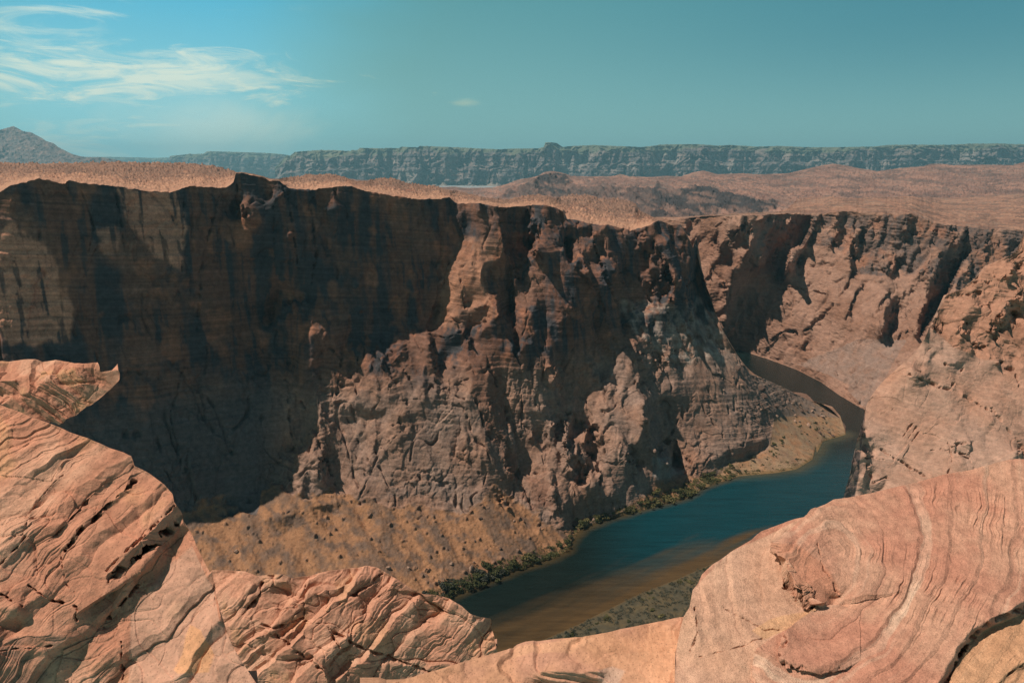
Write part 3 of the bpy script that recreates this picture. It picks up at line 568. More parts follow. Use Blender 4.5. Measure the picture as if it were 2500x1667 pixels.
F4 = [
    (Z(3, (180, 660), (620, 640), (640, 700), (600, 860), (480, 1150), (430, 1400), (330, 1160), (290, 940), (240, 840)), 62, -30, 1.3),
    (Z(3, (180, 668), (260, 680), (300, 860), (240, 830)), 84, 34), (Z(3, (300, 840), (360, 780), (360, 840), (310, 870)), 84, 34),
    (up4, 70, -14, 1.1),
    (Z(3, (630, 700), (700, 640), (1004, 642), (990, 720), (940, 830), (860, 860), (800, 1060), (770, 1085), (700, 1040), (640, 950), (605, 850)), 87, 46, .3),
    (Z(3, (605, 850), (640, 950), (590, 1100), (560, 1170), (520, 1330), (440, 1360), (450, 1150), (520, 940)), 86, 44, .3),
    (Z(3, (800, 960), (810, 860), (850, 780), (870, 780), (840, 980), (800, 1040)), 64, -50),
    (Z(3, (530, 1160), (580, 1180), (560, 1320), (525, 1310)), 66, -40),
    (Z(3, (1245, 830), (1285, 830), (1272, 1012), (1245, 1010)), 85, 60), (Z(3, (1100, 850), (1190, 780), (1200, 810), (1120, 880)), 80, 30),
    (Z(3, (860, 860), (1160, 840), (1250, 1000), (1120, 1120), (940, 1120), (810, 1070)), 54, -20, .6),
    (Z(3, (860, 900), (960, 850), (900, 980), (840, 1010)), 82, 40), (Z(3, (840, 1090), (1000, 1110), (1080, 1130), (960, 1140), (860, 1120)), 82, 20),
    (Z(3, (600, 1070), (800, 1090), (1120, 1130), (1280, 1010), (1700, 1010), (1620, 1200), (1480, 1440), (1300, 1568), (560, 1500), (460, 1400), (560, 1180)), 50, -14, .55),
    (Z(3, (1960, 860), (1990, 880), (1880, 1100), (1790, 1270), (1700, 1400), (1650, 1410), (1720, 1200), (1740, 1130), (1860, 930)), 85, 55, .3),
    (Z(3, (1490, 1190), (1545, 1150), (1545, 1250), (1490, 1430), (1430, 1460), (1450, 1300)), 84, 55, .3), (Z(3, (1590, 1130), (1640, 1110), (1560, 1300), (1540, 1380), (1520, 1440)), 84, 55, .3),
    (Z(3, (1540, 1380), (1600, 1350), (1650, 1420), (1610, 1470), (1540, 1440)), 70, 20), (Z(3, (1550, 1180), (1700, 1130), (1710, 1200), (1640, 1400), (1560, 1350)), 52, -35, .4),
    (Z(3, (1310, 1070), (1330, 1075), (1250, 1230), (1210, 1310), (1230, 1230)), 80, 50), (Z(3, (1480, 1130), (1495, 1140), (1400, 1290), (1380, 1300)), 80, 50),
    (Z(3, (715, 1500), (760, 1420), (810, 1375), (860, 1368), (895, 1390), (905, 1430), (850, 1420), (790, 1430), (745, 1480)), 89, 36, .2), (Z(3, (920, 1430), (975, 1445), (960, 1475), (915, 1470)), 86, 36),
    (Z(3, (1450, 800), (1540, 860), (1560, 1000), (1500, 1020), (1440, 980)), 78, 24), (Z(3, (940, 1370), (1060, 1270), (1080, 1280), (960, 1390)), 78, 30),
    (Z(6, (900, 100), (1110, 170), (1240, 230), (1220, 260), (1340, 380), (1400, 300), (1500, 120), (1600, -60), (1300, -60), (1000, 60)), 32, -20, .5),
]
L4 = Relief((560, 180, 1040, 500), 1.1, (58, -18), F4, [('line', bank4f, lambda gx, gy: water_Y(gx, gy), 3.)],
            warp=1.4, ribs=[(lambda gx, gy: gy > 0, -.55, 42, 70, 20), (lambda gx, gy: gy > 0, -.5, 16, 55, 16)], jit=[(24, 40, -24, 8, 34), (11, 18, -24, 5, 18), (5, 7, -24, 4, 9)], seed=9, top=rim4f, bot=bank4f, breaks=[Z(3, (1000, 645), (990, 720), (940, 830), (860, 860), (800, 1060)), Z(3, (1990, 880), (1880, 1100), (1790, 1270), (1700, 1400))])
px, py = grid_px(rim4f, bank4f, 562, 1030, 620, 400)
P = at(px, py, L4.Y(px, py)); Nn = gnormals(box3(box3(P)))
print('L4 rim z', [round(float(v)) for v in P[-1, ::80, 2]], 'Y', [round(float(v)) for v in P[-1, ::80, 1]])
m_up = inpoly(up4, px, py).astype(float)
alc = inpoly(F4[4][0], px, py).astype(float)
for _ in range(4): m_up = box3(m_up)
deb = inpoly(F4[-1][0], px, py).astype(float)
q = P+5*np.stack([fbm(P/40, 2), fbm(P/40+5, 2), fbm(P/40+11, 2)], -1)
h = rockdisp(q, [(34, 34, 70, 3.2, .8), (13, 13, 20, 1.4, .5), (5, 5, 6, .6, .25)], 4., .2)*(.45+.7*m_up+.5*sstep(fbm(P/60+7, 3), 0, .3))
h += fbm(P/np.array([7, 7, 3.5])+2, 4)*1.1-np.clip(ridged(q/np.array([38, 38, 60.])+9, 2)-.78, 0, 1)*22+strata(P[..., 2]+.1*P[..., 0]+3*fbm(P/40, 2), [(13, 1.2), (5, .7)], 3)*(.3+m_up)
_, f1, _, _, cid = voro(P/5.)
h += deb*np.where(VR[cid, 1] > .6, np.clip(.4-f1, 0, 1)*5, 0)
h -= groove(px, py, [(Z(3, (1270, 640), (1265, 830), (1262, 1010), (1220, 1100), (1060, 1290)), 1.7, 12), (Z(3, (1990, 760), (1870, 1040), (1690, 1400)), 2., 14), (Z(3, (1110, 850), (1180, 790)), 1.5, 8), (Z(3, (560, 700), (440, 840)), 1.3, 8),
    (Z(3, (450, 660), (330, 760)), 1.2, 7), (Z(3, (820, 1090), (1000, 1120), (1080, 1140)), 1.4, 8), (Z(3, (1320, 1075), (1210, 1310)), 1.4, 9), (Z(3, (1490, 1140), (1385, 1300)), 1.3, 9), (Z(3, (715, 1500), (760, 1420), (820, 1375), (890, 1390), (905, 1430)), 2.6, 14),
    (Z(3, (1560, 1150), (1500, 1400)), 1.5, 9), (Z(3, (1640, 1120), (1540, 1380)), 1.3, 8), (Z(3, (1090, 1270), (950, 1380)), 1.5, 8), (Z(3, (860, 860), (850, 1000), (800, 1060)), 1.3, 7), (Z(3, (1740, 740), (1820, 860), (1700, 1000)), 1.1, 6), (Z(3, (2120, 760), (2050, 900), (1900, 1120)), 1.3, 7),
    (Z(3, (1450, 760), (1470, 980)), 1.4, 8), (Z(3, (1600, 660), (1560, 800)), 1.2, 6), (Z(3, (960, 860), (880, 960)), 1.5, 8)])
h *= np.clip((bank4f(px)-py)/3, 0, 1)*np.clip((py-rim4f(px))/2+.3, 0, 1)
P = P+Nn*h[..., None]; P[..., 2] = np.maximum(P[..., 2], WATER-.6)
n1 = fbm(P/60+3, 4); n2 = fbm(P/12+7, 4)
col = cmix((.29, .165, .12), (.22, .115, .078), sstep(n1, -.2, .3))
col = cmix(col, (.38, .245, .19), np.clip(inpoly(F4[11][0], px, py)*(.6+n2), 0, 1))
st = streaks(P, 7, 2); st2 = streaks(P, 24, 9)
col = cmix(col, (.075, .062, .06), np.clip(sstep(st2, -.2, .15)*.65+sstep(st, 0, .3)*.35, 0, .88)*m_up)
col = cmix(col, (.29, .135, .085), np.clip(sstep(fbm(P/25+30, 3), .05, .3)*.6, 0, 1)*m_up)
col = cmix(col, (.235, .155, .125), deb*np.clip(.8+n2, 0, 1))
col = col*(1+.22*fbm(np.stack([P[..., 0]/90, P[..., 1]/90, P[..., 2]/2.2], -1)+8, 3)[..., None])
# slickrock flats above this wall
prow = px[-1]; r0 = rim4f(prow); Pr = P[-1]
sky4 = lf(Z('T', (1300, 498), (1560, 498), (1640, 492), (1720, 488), (1790, 486), (1812, 478), (1830, 458), (1870, 452), (1960, 455), (2080, 452), (2200, 455), (2300, 448), (2420, 442)))
s0 = np.minimum(sky4(prow), r0-1); K = 110; t = (np.arange(1, K+1)/K)[:, None]
r0s = runmean(r0, 20); u4 = np.minimum(t*5, 1); PrY = Pr[:, 1]+(runmean(Pr[:, 1], 40)-Pr[:, 1])*u4
Yk = PrY*(1+t**1.4*1.1*np.clip((r0-s0)/22, .08, 1.2))
Pk = at(prow[None, :]+0*t, r0+(r0s-r0)*u4*(1-t)+(s0-r0)*t, Yk)+(Pr-at(prow, r0, Pr[:, 1]))[None]*((1-u4)**2)[..., None]
Pk[..., 2] += (fbm(Pk/np.array([30, 60, 30]), 4)*3.5+strata(fbm(Pk/np.array([110, 170, 60.]), 3)*9, [(1., 2.2), (.45, 1.)])+np.clip(ridged(Pk/np.array([50, 90, 30.])+5, 3)-.2, 0, 1)*4)*np.minimum(t*5, 1)*np.clip((r0-s0)/16, .1, 1)
ck = cmix((.34, .185, .127), (.25, .132, .094), sstep(fbm(Pk/np.array([24, 230, 20.])+3, 4), -.25, .25))
ck = cmix(ck, (.20, .14, .11), sstep(fbm(Pk/np.array([13, 160, 12.])+13, 4), .05, .3)*.7)
PL4 = (prow, Pk.copy())
back = Pk[-1:].repeat(2, 0).copy(); back[0] *= np.array([1.03, 1.03, 1]); back[0, :, 2] -= 25; back[1] = back[0]*np.array([1.1, 1.1, 1]); back[1, :, 2] = WATER-5
foot = P[:1].copy(); foot[..., 2] = WATER-6
fn1 = far_noise(Pk, 20, 22, 13.); fn2 = far_noise(Pk, 70, 70, 19.)
ck = cmix(ck, (.15, .09, .07), sstep(fn1+.8*fn2, .0, .26)*.8)
m_far = rock_mat('far_canyon_rock', 7., 1., contrast=.45)
mesh_grid('cliff', np.concatenate([foot, P, Pk, back], 0), m_far, np.concatenate([col[:1], col, ck, ck[-1:], ck[-1:]], 0), kind='structure')
BIG4 = (px, py, P.copy(), gnormals(box3(P)))

# ================================================================== DESERT HILLS between the canyon rim and the far mesas
top3 = lf(line(Z('T', (560, 405), (640, 408), (700, 402), (760, 405), (820, 412), (900, 415), (1000, 430), (1040, 428), (1130, 430)), Z(10, (440, 183), (640, 178), (750, 150), (830, 118), (900, 108), (980, 92), (1030, 60), (1080, 52), (1150, 62), (1200, 75),
               (1240, 90), (1380, 95), (1540, 92), (1580, 88), (1610, 74), (1680, 92), (1830, 100), (1960, 90), (2080, 95), (2180, 60), (2240, 52)),
               Z(3, (200, 380), (300, 353), (400, 378), (560, 372), (660, 380), (850, 372), (960, 345), (1060, 322), (1130, 310), (1230, 325), (1300, 340), (1420, 358), (1520, 345), (1600, 335), (1700, 328), (1760, 312), (1840, 312), (1900, 320),
                    (2050, 318), (2200, 318), (2280, 320), (2352, 300), (2420, 290))))
bot3 = lf(Z('T', (560, 470), (1000, 520), (1500, 530), (2420, 530)))
F3 = [
    (Z(10, (740, 200), (900, 150), (1000, 90), (1080, 70), (1190, 90), (1250, 140), (1300, 180), (1700, 180), (1900, 200), (2100, 200), (2352, 240), (2352, 440), (1960, 440), (1780, 380), (1650, 270), (1200, 260), (960, 250), (700, 260)), 52, 52, 1.3),
    (Z(10, (960, 110), (1080, 70), (1190, 90), (1250, 160), (1230, 230), (1100, 240), (950, 170)), 62, 60, 1.2),
    (Z(3, (0, 440), (120, 480), (300, 462), (350, 480), (480, 500), (640, 540), (780, 560), (760, 610), (560, 640), (400, 620), (300, 640), (100, 660), (-40, 660)), 56, 55, 1.4),
    (Z(3, (190, 460), (300, 462), (470, 500), (540, 600), (520, 640), (380, 560), (260, 560)), 74, 62, 1.),
]
L3 = Relief((300, 145, 1040, 235), 1.0, (5.5, -25), F3, [('line', top3, lambda gx, gy: 4300+0*gx, .05), ('line', bot3, lambda gx, gy: 1650+0*gx, .05)],
            jit=[(26, 6, 0, 2.2, 40), (9, 3, 0, 2, 30)], seed=21, top=top3, bot=bot3, steep=False)
px, py = grid_px(top3, bot3, 302, 1032, 1000, 150)
Y = L3.Y(px, py); P = at(px, py, Y); Nn = gnormals(box3(P))
rough = np.zeros(px.shape)
for f in F3: rough = np.maximum(rough, inpoly(f[0], px, py))
for _ in range(3): rough = box3(rough)
h = fbm(P/np.array([60, 120, 60]), 5)*(5+16*rough)+ridged(P/np.array([45, 60, 40.]), 4)*11*rough+strata(fbm(P/np.array([150, 300, 90.]), 3)*8, [(1., 2.5), (.4, 1.2)])*(1-.5*rough)
h = h+strata(far_noise(P, 40, 20, 33.)*6, [(1., 6.)])+far_noise(P, 120, 50, 37., 3)*8
h *= np.clip((py-top3(px))/3+.15, 0, 1)
P[..., 2] += h
n1 = fbm(P/np.array([150, 400, 100.]), 4); n2 = fbm(P/np.array([30, 260, 40.])+4, 4)
col = cmix((.30, .165, .125), (.215, .12, .095), sstep(n1+.5*n2, -.2, .25))
col = cmix(col, (.15, .11, .095), sstep(fbm(P/np.array([26, 240, 40.])+31, 4), .0, .3)*.75)
fn1 = far_noise(P, 20, 18, 23.); fn2 = far_noise(P, 70, 55, 29.)
col = cmix(col, (.12, .078, .068), sstep(fn1+.8*fn2, .0, .3)*.75)
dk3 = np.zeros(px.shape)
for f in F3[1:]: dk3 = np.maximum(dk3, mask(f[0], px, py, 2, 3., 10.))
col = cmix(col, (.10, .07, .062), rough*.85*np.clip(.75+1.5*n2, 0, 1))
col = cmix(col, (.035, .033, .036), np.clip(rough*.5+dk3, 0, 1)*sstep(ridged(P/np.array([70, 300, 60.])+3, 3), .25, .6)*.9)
PL3 = (px[-1], P.copy())
back = P[-1:].repeat(2, 0).copy(); back[0] *= np.array([1.05, 1.05, 1]); back[0, :, 2] -= 40; back[1] = back[0]*np.array([1.2, 1.2, 1]); back[1, :, 2] = WATER-5
mesh_grid('hills', np.concatenate([P, back], 0), rock_mat('hill_rock', 25., 1., contrast=.4), np.concatenate([col, col[-1:], col[-1:]], 0), kind='structure')

# ================================================================== FAR MESAS and the mountain
def mesa(name, top, bot, xa, xb, Y0, depth, cliff_frac, seed, mat, yfar=None, slope_hi=80):
    """a layered escarpment: cliffs over slopes, cut by buttresses and bays, with a flat top running back"""
    nx, ny = int((xb-xa)*1.6), 110
    px, py = grid_px(top, bot, xa, xb, nx, ny)
    v = np.linspace(0, 1, ny)[:, None]+0*px
    az = px
    bay = fbm(np.stack([az/60, az*0+seed, az*0], -1), 5)*depth*.9+ridged(np.stack([az/24, v*.8, az*0+seed], -1), 4)*depth*.30
    # profile: talus apron, lower cliff, bench, upper cliff, vegetated cap
    b1 = .10+.30*np.clip(fbm(np.stack([az/16, az*0, az*0+seed*2], -1), 3)+.15, 0, 1); b2 = .50+.05*fbm(np.stack([az/30, az*0, az*0+seed*3], -1), 2); b3 = .84+0*az
    prof = np.where(v < b1, v/b1*.42, np.where(v < b2, .42+(v-b1)/(b2-b1)*.10, np.where(v < b2+.09, .52+(v-b2)/.09*.16, np.where(v < b3, .68+(v-b2-.09)/(b3-b2-.09)*.08, .76+(v-b3)/(1-b3)*.24))))
    Y = Y0+bay+prof*depth
    P = at(px, py, Y)
    q = P/np.array([150, 150, 190.])+seed
    Y = Y+(rockdisp(P, [(420, 420, 600, 120, 60), (170, 170, 200, 40, 20)], seed)+fbm(P/120., 4)*40+strata(P[..., 2]+20*fbm(P/300, 2), [(75, 30)], seed))*np.clip((py-top(px))/1.5+.25, 0, 1)*(v > b1*.8)+ridged(P/np.array([120, 120, 300.]), 3)*30*(v <= b1)
    P = at(px, py, Y)
    P[-1, :, 2] += np.abs(fbm(np.stack([px[-1]/2, px[-1]*0, px[-1]*0], -1), 3))*18
    n1 = fbm(P/400+5, 5); n2 = fbm(P/np.array([240, 240, 45.])+5, 4)
    col = cmix((.19, .145, .13), (.09, .078, .082), sstep(n2, -.2, .2))
    col = cmix(col, (.33, .28, .25), sstep(n1, .08, .35)*.5)
    col = cmix(col, (.11, .13, .075), sstep(v+.25*n1, .80, .92)*.75)
    col = cmix(col, (.27, .21, .17), (v < b1)*.8)
    back = P[-1:].repeat(3, 0).copy(); back[0] *= np.array([1.25, 1.25, 1]); back[0, :, 2] = P[-1, :, 2]*.95; back[1] = back[0]*1.001; back[1, :, 2] = WATER-5; back[2] = back[1]
    foot = P[:1].copy(); foot[..., 2] = WATER-5
    return mesh_grid(name, np.concatenate([foot, P, back], 0), mat, np.concatenate([col[:1], col, col[-1:], col[-1:], col[-1:]], 0), kind='structure')
m_mesa = rock_mat('mesa_rock', 120., .8, contrast=.35)
mtop = lf(line(Z(1, (1700, 395), (1830, 260), (1850, 262), (1880, 238), (1960, 230), (2050, 225), (2150, 226), (2240, 232)),
               Z(2, (150, 226), (190, 225), (205, 211), (365, 215), (372, 211), (460, 213), (465, 204), (580, 208), (585, 199), (700, 203), (830, 208), (960, 215), (1085, 220), (1120, 220), (1130, 217), (1350, 214), (1380, 205), (1388, 178), (1400, 175), (1440, 177), (1465, 183), (1500, 206),
                    (1540, 200), (1700, 193), (1850, 200), (2000, 206), (2080, 198), (2120, 190), (2352, 187)),
               Z(3, (280, 188), (400, 197), (480, 192), (640, 203), (800, 199), (1000, 208), (1200, 206), (1390, 203), (1480, 193), (1640, 190), (1780, 192), (1880, 192), (2000, 185), (2200, 183), (2300, 188), (2352, 187), (2440, 186))))
mbot = lf(Z('T', (620, 440), (900, 440), (1300, 430), (1700, 415), (2420, 400)))
mesa('mesa', mtop, mbot, float(Z(1, (1755, 0))[0, 0]), 1034, 10500, 900, .5, 3., m_mesa)
mtop2 = lf(Z(1, (1000, 300), (1085, 262), (1150, 256), (1200, 250), (1210, 246), (1225, 251), (1300, 248), (1322, 232), (1400, 234), (1550, 238), (1700, 243), (1790, 250), (1840, 258), (1990, 300)))
mesa('mesa', mtop2, lf(Z('T', (300, 420), (800, 430))), float(Z(1, (1083, 0))[0, 0]), float(Z(1, (1960, 0))[0, 0]), 15500, 1000, .5, 11., m_mesa)
mtop3 = lf(Z(1, (300, 270), (560, 268), (700, 268), (900, 272), (980, 275), (1060, 272), (1120, 274), (1200, 280)))
mesa('mesa', mtop3, lf(Z('T', (100, 400), (520, 410))), float(Z(1, (420, 0))[0, 0]), float(Z(1, (1180, 0))[0, 0]), 21000, 1200, .5, 17., m_mesa)
mt = lf(Z(1, (-60, 105), (0, 98), (40, 86), (70, 78), (85, 72), (110, 84), (150, 106), (200, 112), (215, 120), (270, 150), (295, 168), (340, 180), (375, 208), (420, 230), (450, 246), (500, 262), (560, 272), (640, 270), (720, 282), (800, 300), (870, 312), (960, 330)))
mbt = lf(Z(1, (-60, 340), (960, 345)))
px, py = grid_px(mt, mbt, -8, float(Z(1, (900, 0))[0, 0]), 520, 150)
LM = Relief((-12, 115, 150, 185), 1.0, (38, 10), [(Z(1, (-60, 60), (85, 70), (60, 200), (100, 330), (-60, 330)), 40, -30)], [('line', mbt, lambda gx, gy: 9500+0*gx, .3)], jit=[(13, 9, 20, 12, 50), (5, 4, 20, 8, 40)], seed=5, top=mt, bot=mbt, steep=False)
P = at(px, py, LM.Y(px, py)); Nn = gnormals(box3(P))
P = P+Nn*((ridged(P/np.array([160, 160, 110.]), 5)*46+fbm(P/45., 3)*12)*np.clip((py-mt(px))/2+.1, 0, 1))[..., None]
col = cmix((.20, .15, .14), (.11, .09, .092), sstep(fbm(P/50+3, 4), -.2, .2)); col = cmix(col, (.30, .19, .155), sstep(fbm(P/90+9, 3), .1, .3)*.6)
back = P[-1:].repeat(2, 0).copy(); back[0] *= np.array([1.08, 1.08, .9]); back[1] = back[0]*np.array([1.1, 1.1, 1]); back[1, :, 2] = WATER-5
mesh_grid('mountain', np.concatenate([P, back], 0), rock_mat('mountain_rock', 40., 1., contrast=.4), np.concatenate([col, col[-1:], col[-1:]], 0), kind='structure')
print('far', time.time()-T0)

# ================================================================== NEAR CLIFF on the right, below the viewpoint
top6 = lf(line(Z(6, (1190, 960), (1200, 945), (1222, 870), (1245, 790), (1270, 650), (1292, 570), (1318, 490), (1340, 380), (1360, 330), (1400, 270), (1440, 220), (1500, 165), (1560, 110), (1640, 40)),
               Z(3, (1690, 1470), (1720, 1420), (1760, 1330), (1800, 1240), (1840, 1150), (1960, 1110), (2040, 1040), (2100, 965), (2180, 930), (2280, 890), (2310, 860), (2352, 760), (2440, 640))))
bot6 = lf(Z(6, (1150, 985), (1300, 960), (1750, 850), (1980, 800), (2352, 735), (2500, 720)))
F6 = [
    (Z(6, (1190, 980), (1200, 940), (1270, 650), (1340, 380), (1335, 470), (1310, 640), (1300, 800), (1270, 960)), 84, -20, .4),
    (Z(6, (1340, 380), (1560, 110), (1800, 240), (1900, 350), (2000, 600), (1900, 660), (1700, 700), (1500, 660), (1340, 640)), 38, -28, .5),
    (Z(6, (1330, 690), (1460, 700), (1740, 830), (1480, 900), (1350, 930), (1300, 900)), 34, -10, .5), (Z(6, (1340, 740), (1390, 860), (1480, 820), (1470, 880), (1400, 920), (1340, 900)), 80, 40, .4),
    (Z(3, (2350, 760), (2030, 1050), (1860, 1150), (1760, 1340), (1800, 1380), (1900, 1480), (2100, 1560), (2440, 1560), (2440, 700)), 46, -18, 1.3),
    (Z(3, (1880, 1130), (2090, 1120), (2060, 1160), (1900, 1170)), 78, 30), (Z(3, (2170, 1050), (2352, 1000), (2352, 1040), (2200, 1080)), 76, 30),
    (Z(3, (2352, 1120), (2250, 1200), (2130, 1370), (2170, 1400), (2290, 1290), (2440, 1180)), 80, 45), (Z(3, (1960, 1380), (2120, 1480), (2080, 1500), (1930, 1440)), 78, 30),
    (Z(6, (1620, 180), (1720, 170), (1780, 240), (1700, 230)), 82, 30), (Z(6, (1860, 90), (1960, 80), (1940, 130), (1860, 120)), 82, 30), (Z(6, (1960, 270), (2150, 400), (2120, 410), (1950, 300)), 76, 30),
    (Z(6, (2180, 90), (2290, 40), (2280, 140), (2200, 120)), 82, 40), (Z(6, (1420, 640), (1600, 740), (1740, 820), (1640, 780), (1460, 700)), 72, 20), (Z(6, (1910, 600), (2010, 590), (2000, 690), (1920, 640)), 78, 30, 1.4),
]
L6 = Relief((835, 204, 1040, 520), 1.0, (40, -16), F6, [('poly', Z(6, (1330, 560), (1370, 560), (1370, 620), (1330, 620)), lambda gx, gy: 175+0*gx, 2.)],
            ribs=[(lambda gx, gy: gy > 0, -1.1, 70, 45, 12), (Z(3, (2440, 700), (1700, 1000), (1700, 1600), (2440, 1600)), -.9, 34, 45, 12)], jit=[(34, 24, -30, 9, 38), (12, 9, -30, 6, 20)], seed=31, top=top6, bot=bot6)
px, py = grid_px(top6, bot6, float(Z(6, (1196, 0))[0, 0]), 1034, 520, 520)
P = at(px, py, L6.Y(px, py)); Nn = gnormals(box3(box3(P)))
print('L6 z', P[::130, ::130, 2].round(), P[::130, ::130, 1].round())
sc6 = P[..., 1:2]/200
q = P+1.2*np.stack([fbm(P/9, 2), fbm(P/9+5, 2), fbm(P/9+11, 2)], -1)
smooth6 = 1-inpoly(F6[4][0], px, py).astype(float)
for _ in range(8): smooth6 = box3(smooth6)
h = rockdisp(q, [(11, 11, 9, .7, .25), (3.5, 3.5, 3, .22, .08)], 2., .25)*(1-.75*smooth6)
bed6 = P[..., 2]+.25*P[..., 0]+2.2*fbm(P/14, 3)
h += strata(bed6, [(2.6, .32), (1.1, .17), (.45, .07)], 3)*(1-.55*smooth6)+fbm(P/np.array([2.5, 2.5, 1.]), 4)*.22
h -= groove(px, py, [(Z(6, (1580, 560), (1640, 480)), 1.5, 1.), (Z(6, (1610, 580), (1665, 500)), 1.5, 1.), (Z(6, (1640, 590), (1690, 520)), 1.2, .8), (Z(6, (1440, 640), (1600, 740), (1740, 820)), 2., 1.6), (Z(6, (1345, 700), (1380, 690), (1460, 705)), 1.6, 1.2),
    (Z(6, (1350, 740), (1390, 850), (1480, 820)), 2.4, 2.), (Z(6, (2150, 400), (2040, 340), (1950, 280), (1800, 230), (1620, 170)), 2.2, 2.), (Z(6, (2010, 600), (1920, 610), (1915, 650), (2000, 690), (2030, 760)), 2., 1.4), (Z(6, (1870, 600), (1900, 700), (1870, 790)), 1.4, 1.),
    (Z(6, (2150, 380), (2260, 520), (2352, 640)), 2., 1.8), (Z(6, (1440, 420), (1520, 380)), 1., .6), (Z(6, (1720, 640), (1860, 650), (1920, 620)), 1.6, 1.), (Z(3, (1880, 1130), (1960, 1150), (2090, 1120)), 2., 2.), (Z(3, (1950, 1400), (2060, 1480), (2110, 1470)), 2., 2.),
    (Z(3, (2352, 1130), (2250, 1200), (2140, 1370), (2180, 1430)), 2.4, 2.4), (Z(3, (2020, 1060), (2150, 1060), (2352, 1000)), 2., 2.), (Z(6, (1850, 100), (1960, 120), (1900, 240)), 2., 2.), (Z(6, (2180, 110), (2290, 130), (2330, 240)), 2.2, 2.2)])
h *= np.clip((py-top6(px))/2+.2, 0, 1)
P = P+Nn*h[..., None]
n1 = fbm(P/16+3, 4); n2 = fbm(P/4+7, 4); lam = fbm(np.stack([P[..., 0]/60, P[..., 1]/60, bed6/.8], -1)+8, 3)
col = cmix((.36, .185, .125), (.28, .14, .092), sstep(n1, -.15, .25))
col = cmix(col, (.40, .24, .18), smooth6*np.clip(.75+n1*1.5, 0, 1)); col = col*(1+.25*lam[..., None])
col = cmix(col, (.12, .09, .085), inpoly(F6[0][0], px, py)*sstep(streaks(P, 2.5, 4), -.35, .05)*.85)
back = P[-1:].repeat(2, 0).copy(); back[0] *= np.array([1.04, 1.04, 1]); back[0, :, 2] -= 8; back[1] = back[0]; back[1, :, 2] = WATER-4
foot = P[:1].copy(); foot[..., 2] -= 40
Pa = np.concatenate([foot, P, back], 0); ca = np.concatenate([col[:1], col, col[-1:], col[-1:]], 0)
side = Pa[:, :1].copy(); side[..., 2] = np.minimum(side[..., 2], WATER-4); side[..., 1] += 30; side[..., 0] += 12
Pa = np.concatenate([side, Pa], 1); ca = np.concatenate([ca[:, :1]*.5, ca], 1)
mesh_grid('cliff', Pa, rock_mat('near_cliff_rock', 1.6, 1., contrast=.4), ca, kind='structure')

# ================================================================== FOREGROUND ROCKS (things)
m_fg = rock_mat('foreground_sandstone', .22, 1., contrast=.42, spots=.35, bdist=.10)
m_fg2 = rock_mat('swirled_sandstone', .07, 1., contrast=.5, spots=.75, bdist=.24)
def close_back(P, col, thick, drop):
    """carries the rock over its skyline to a back side and under it, so it is a solid block"""
    top, bot = P[-1:], P[:1]
    rows = []
    for k, (dy, dz) in enumerate([(.10, -.004), (.35, -.05), (.8, -.25), (1., -.6), (1.0, -1.)]):
        r = top.copy(); r[..., 1] += dy*thick; r[..., 0] *= r[..., 1]/top[..., 1]; r[..., 2] = top[..., 2]/top[..., 1]*r[..., 1]*(1 if k else 1)-.006*(k+1)*thick+(dz*drop if k > 1 else 0); rows.append(r)
    k1 = 1+.25*thick/bot[..., 1:2]; k2 = 1+thick/bot[..., 1:2]
    f0 = bot*k1; f0[..., 2] += .03*thick; f1 = bot*k2; f1[..., 2] += .12*thick
    P2 = np.concatenate([f1, f0, P]+rows, 0)
    c2 = np.concatenate([col[:1]]*2+[col]+[col[-1:]]*len(rows), 0)
    return P2, c2
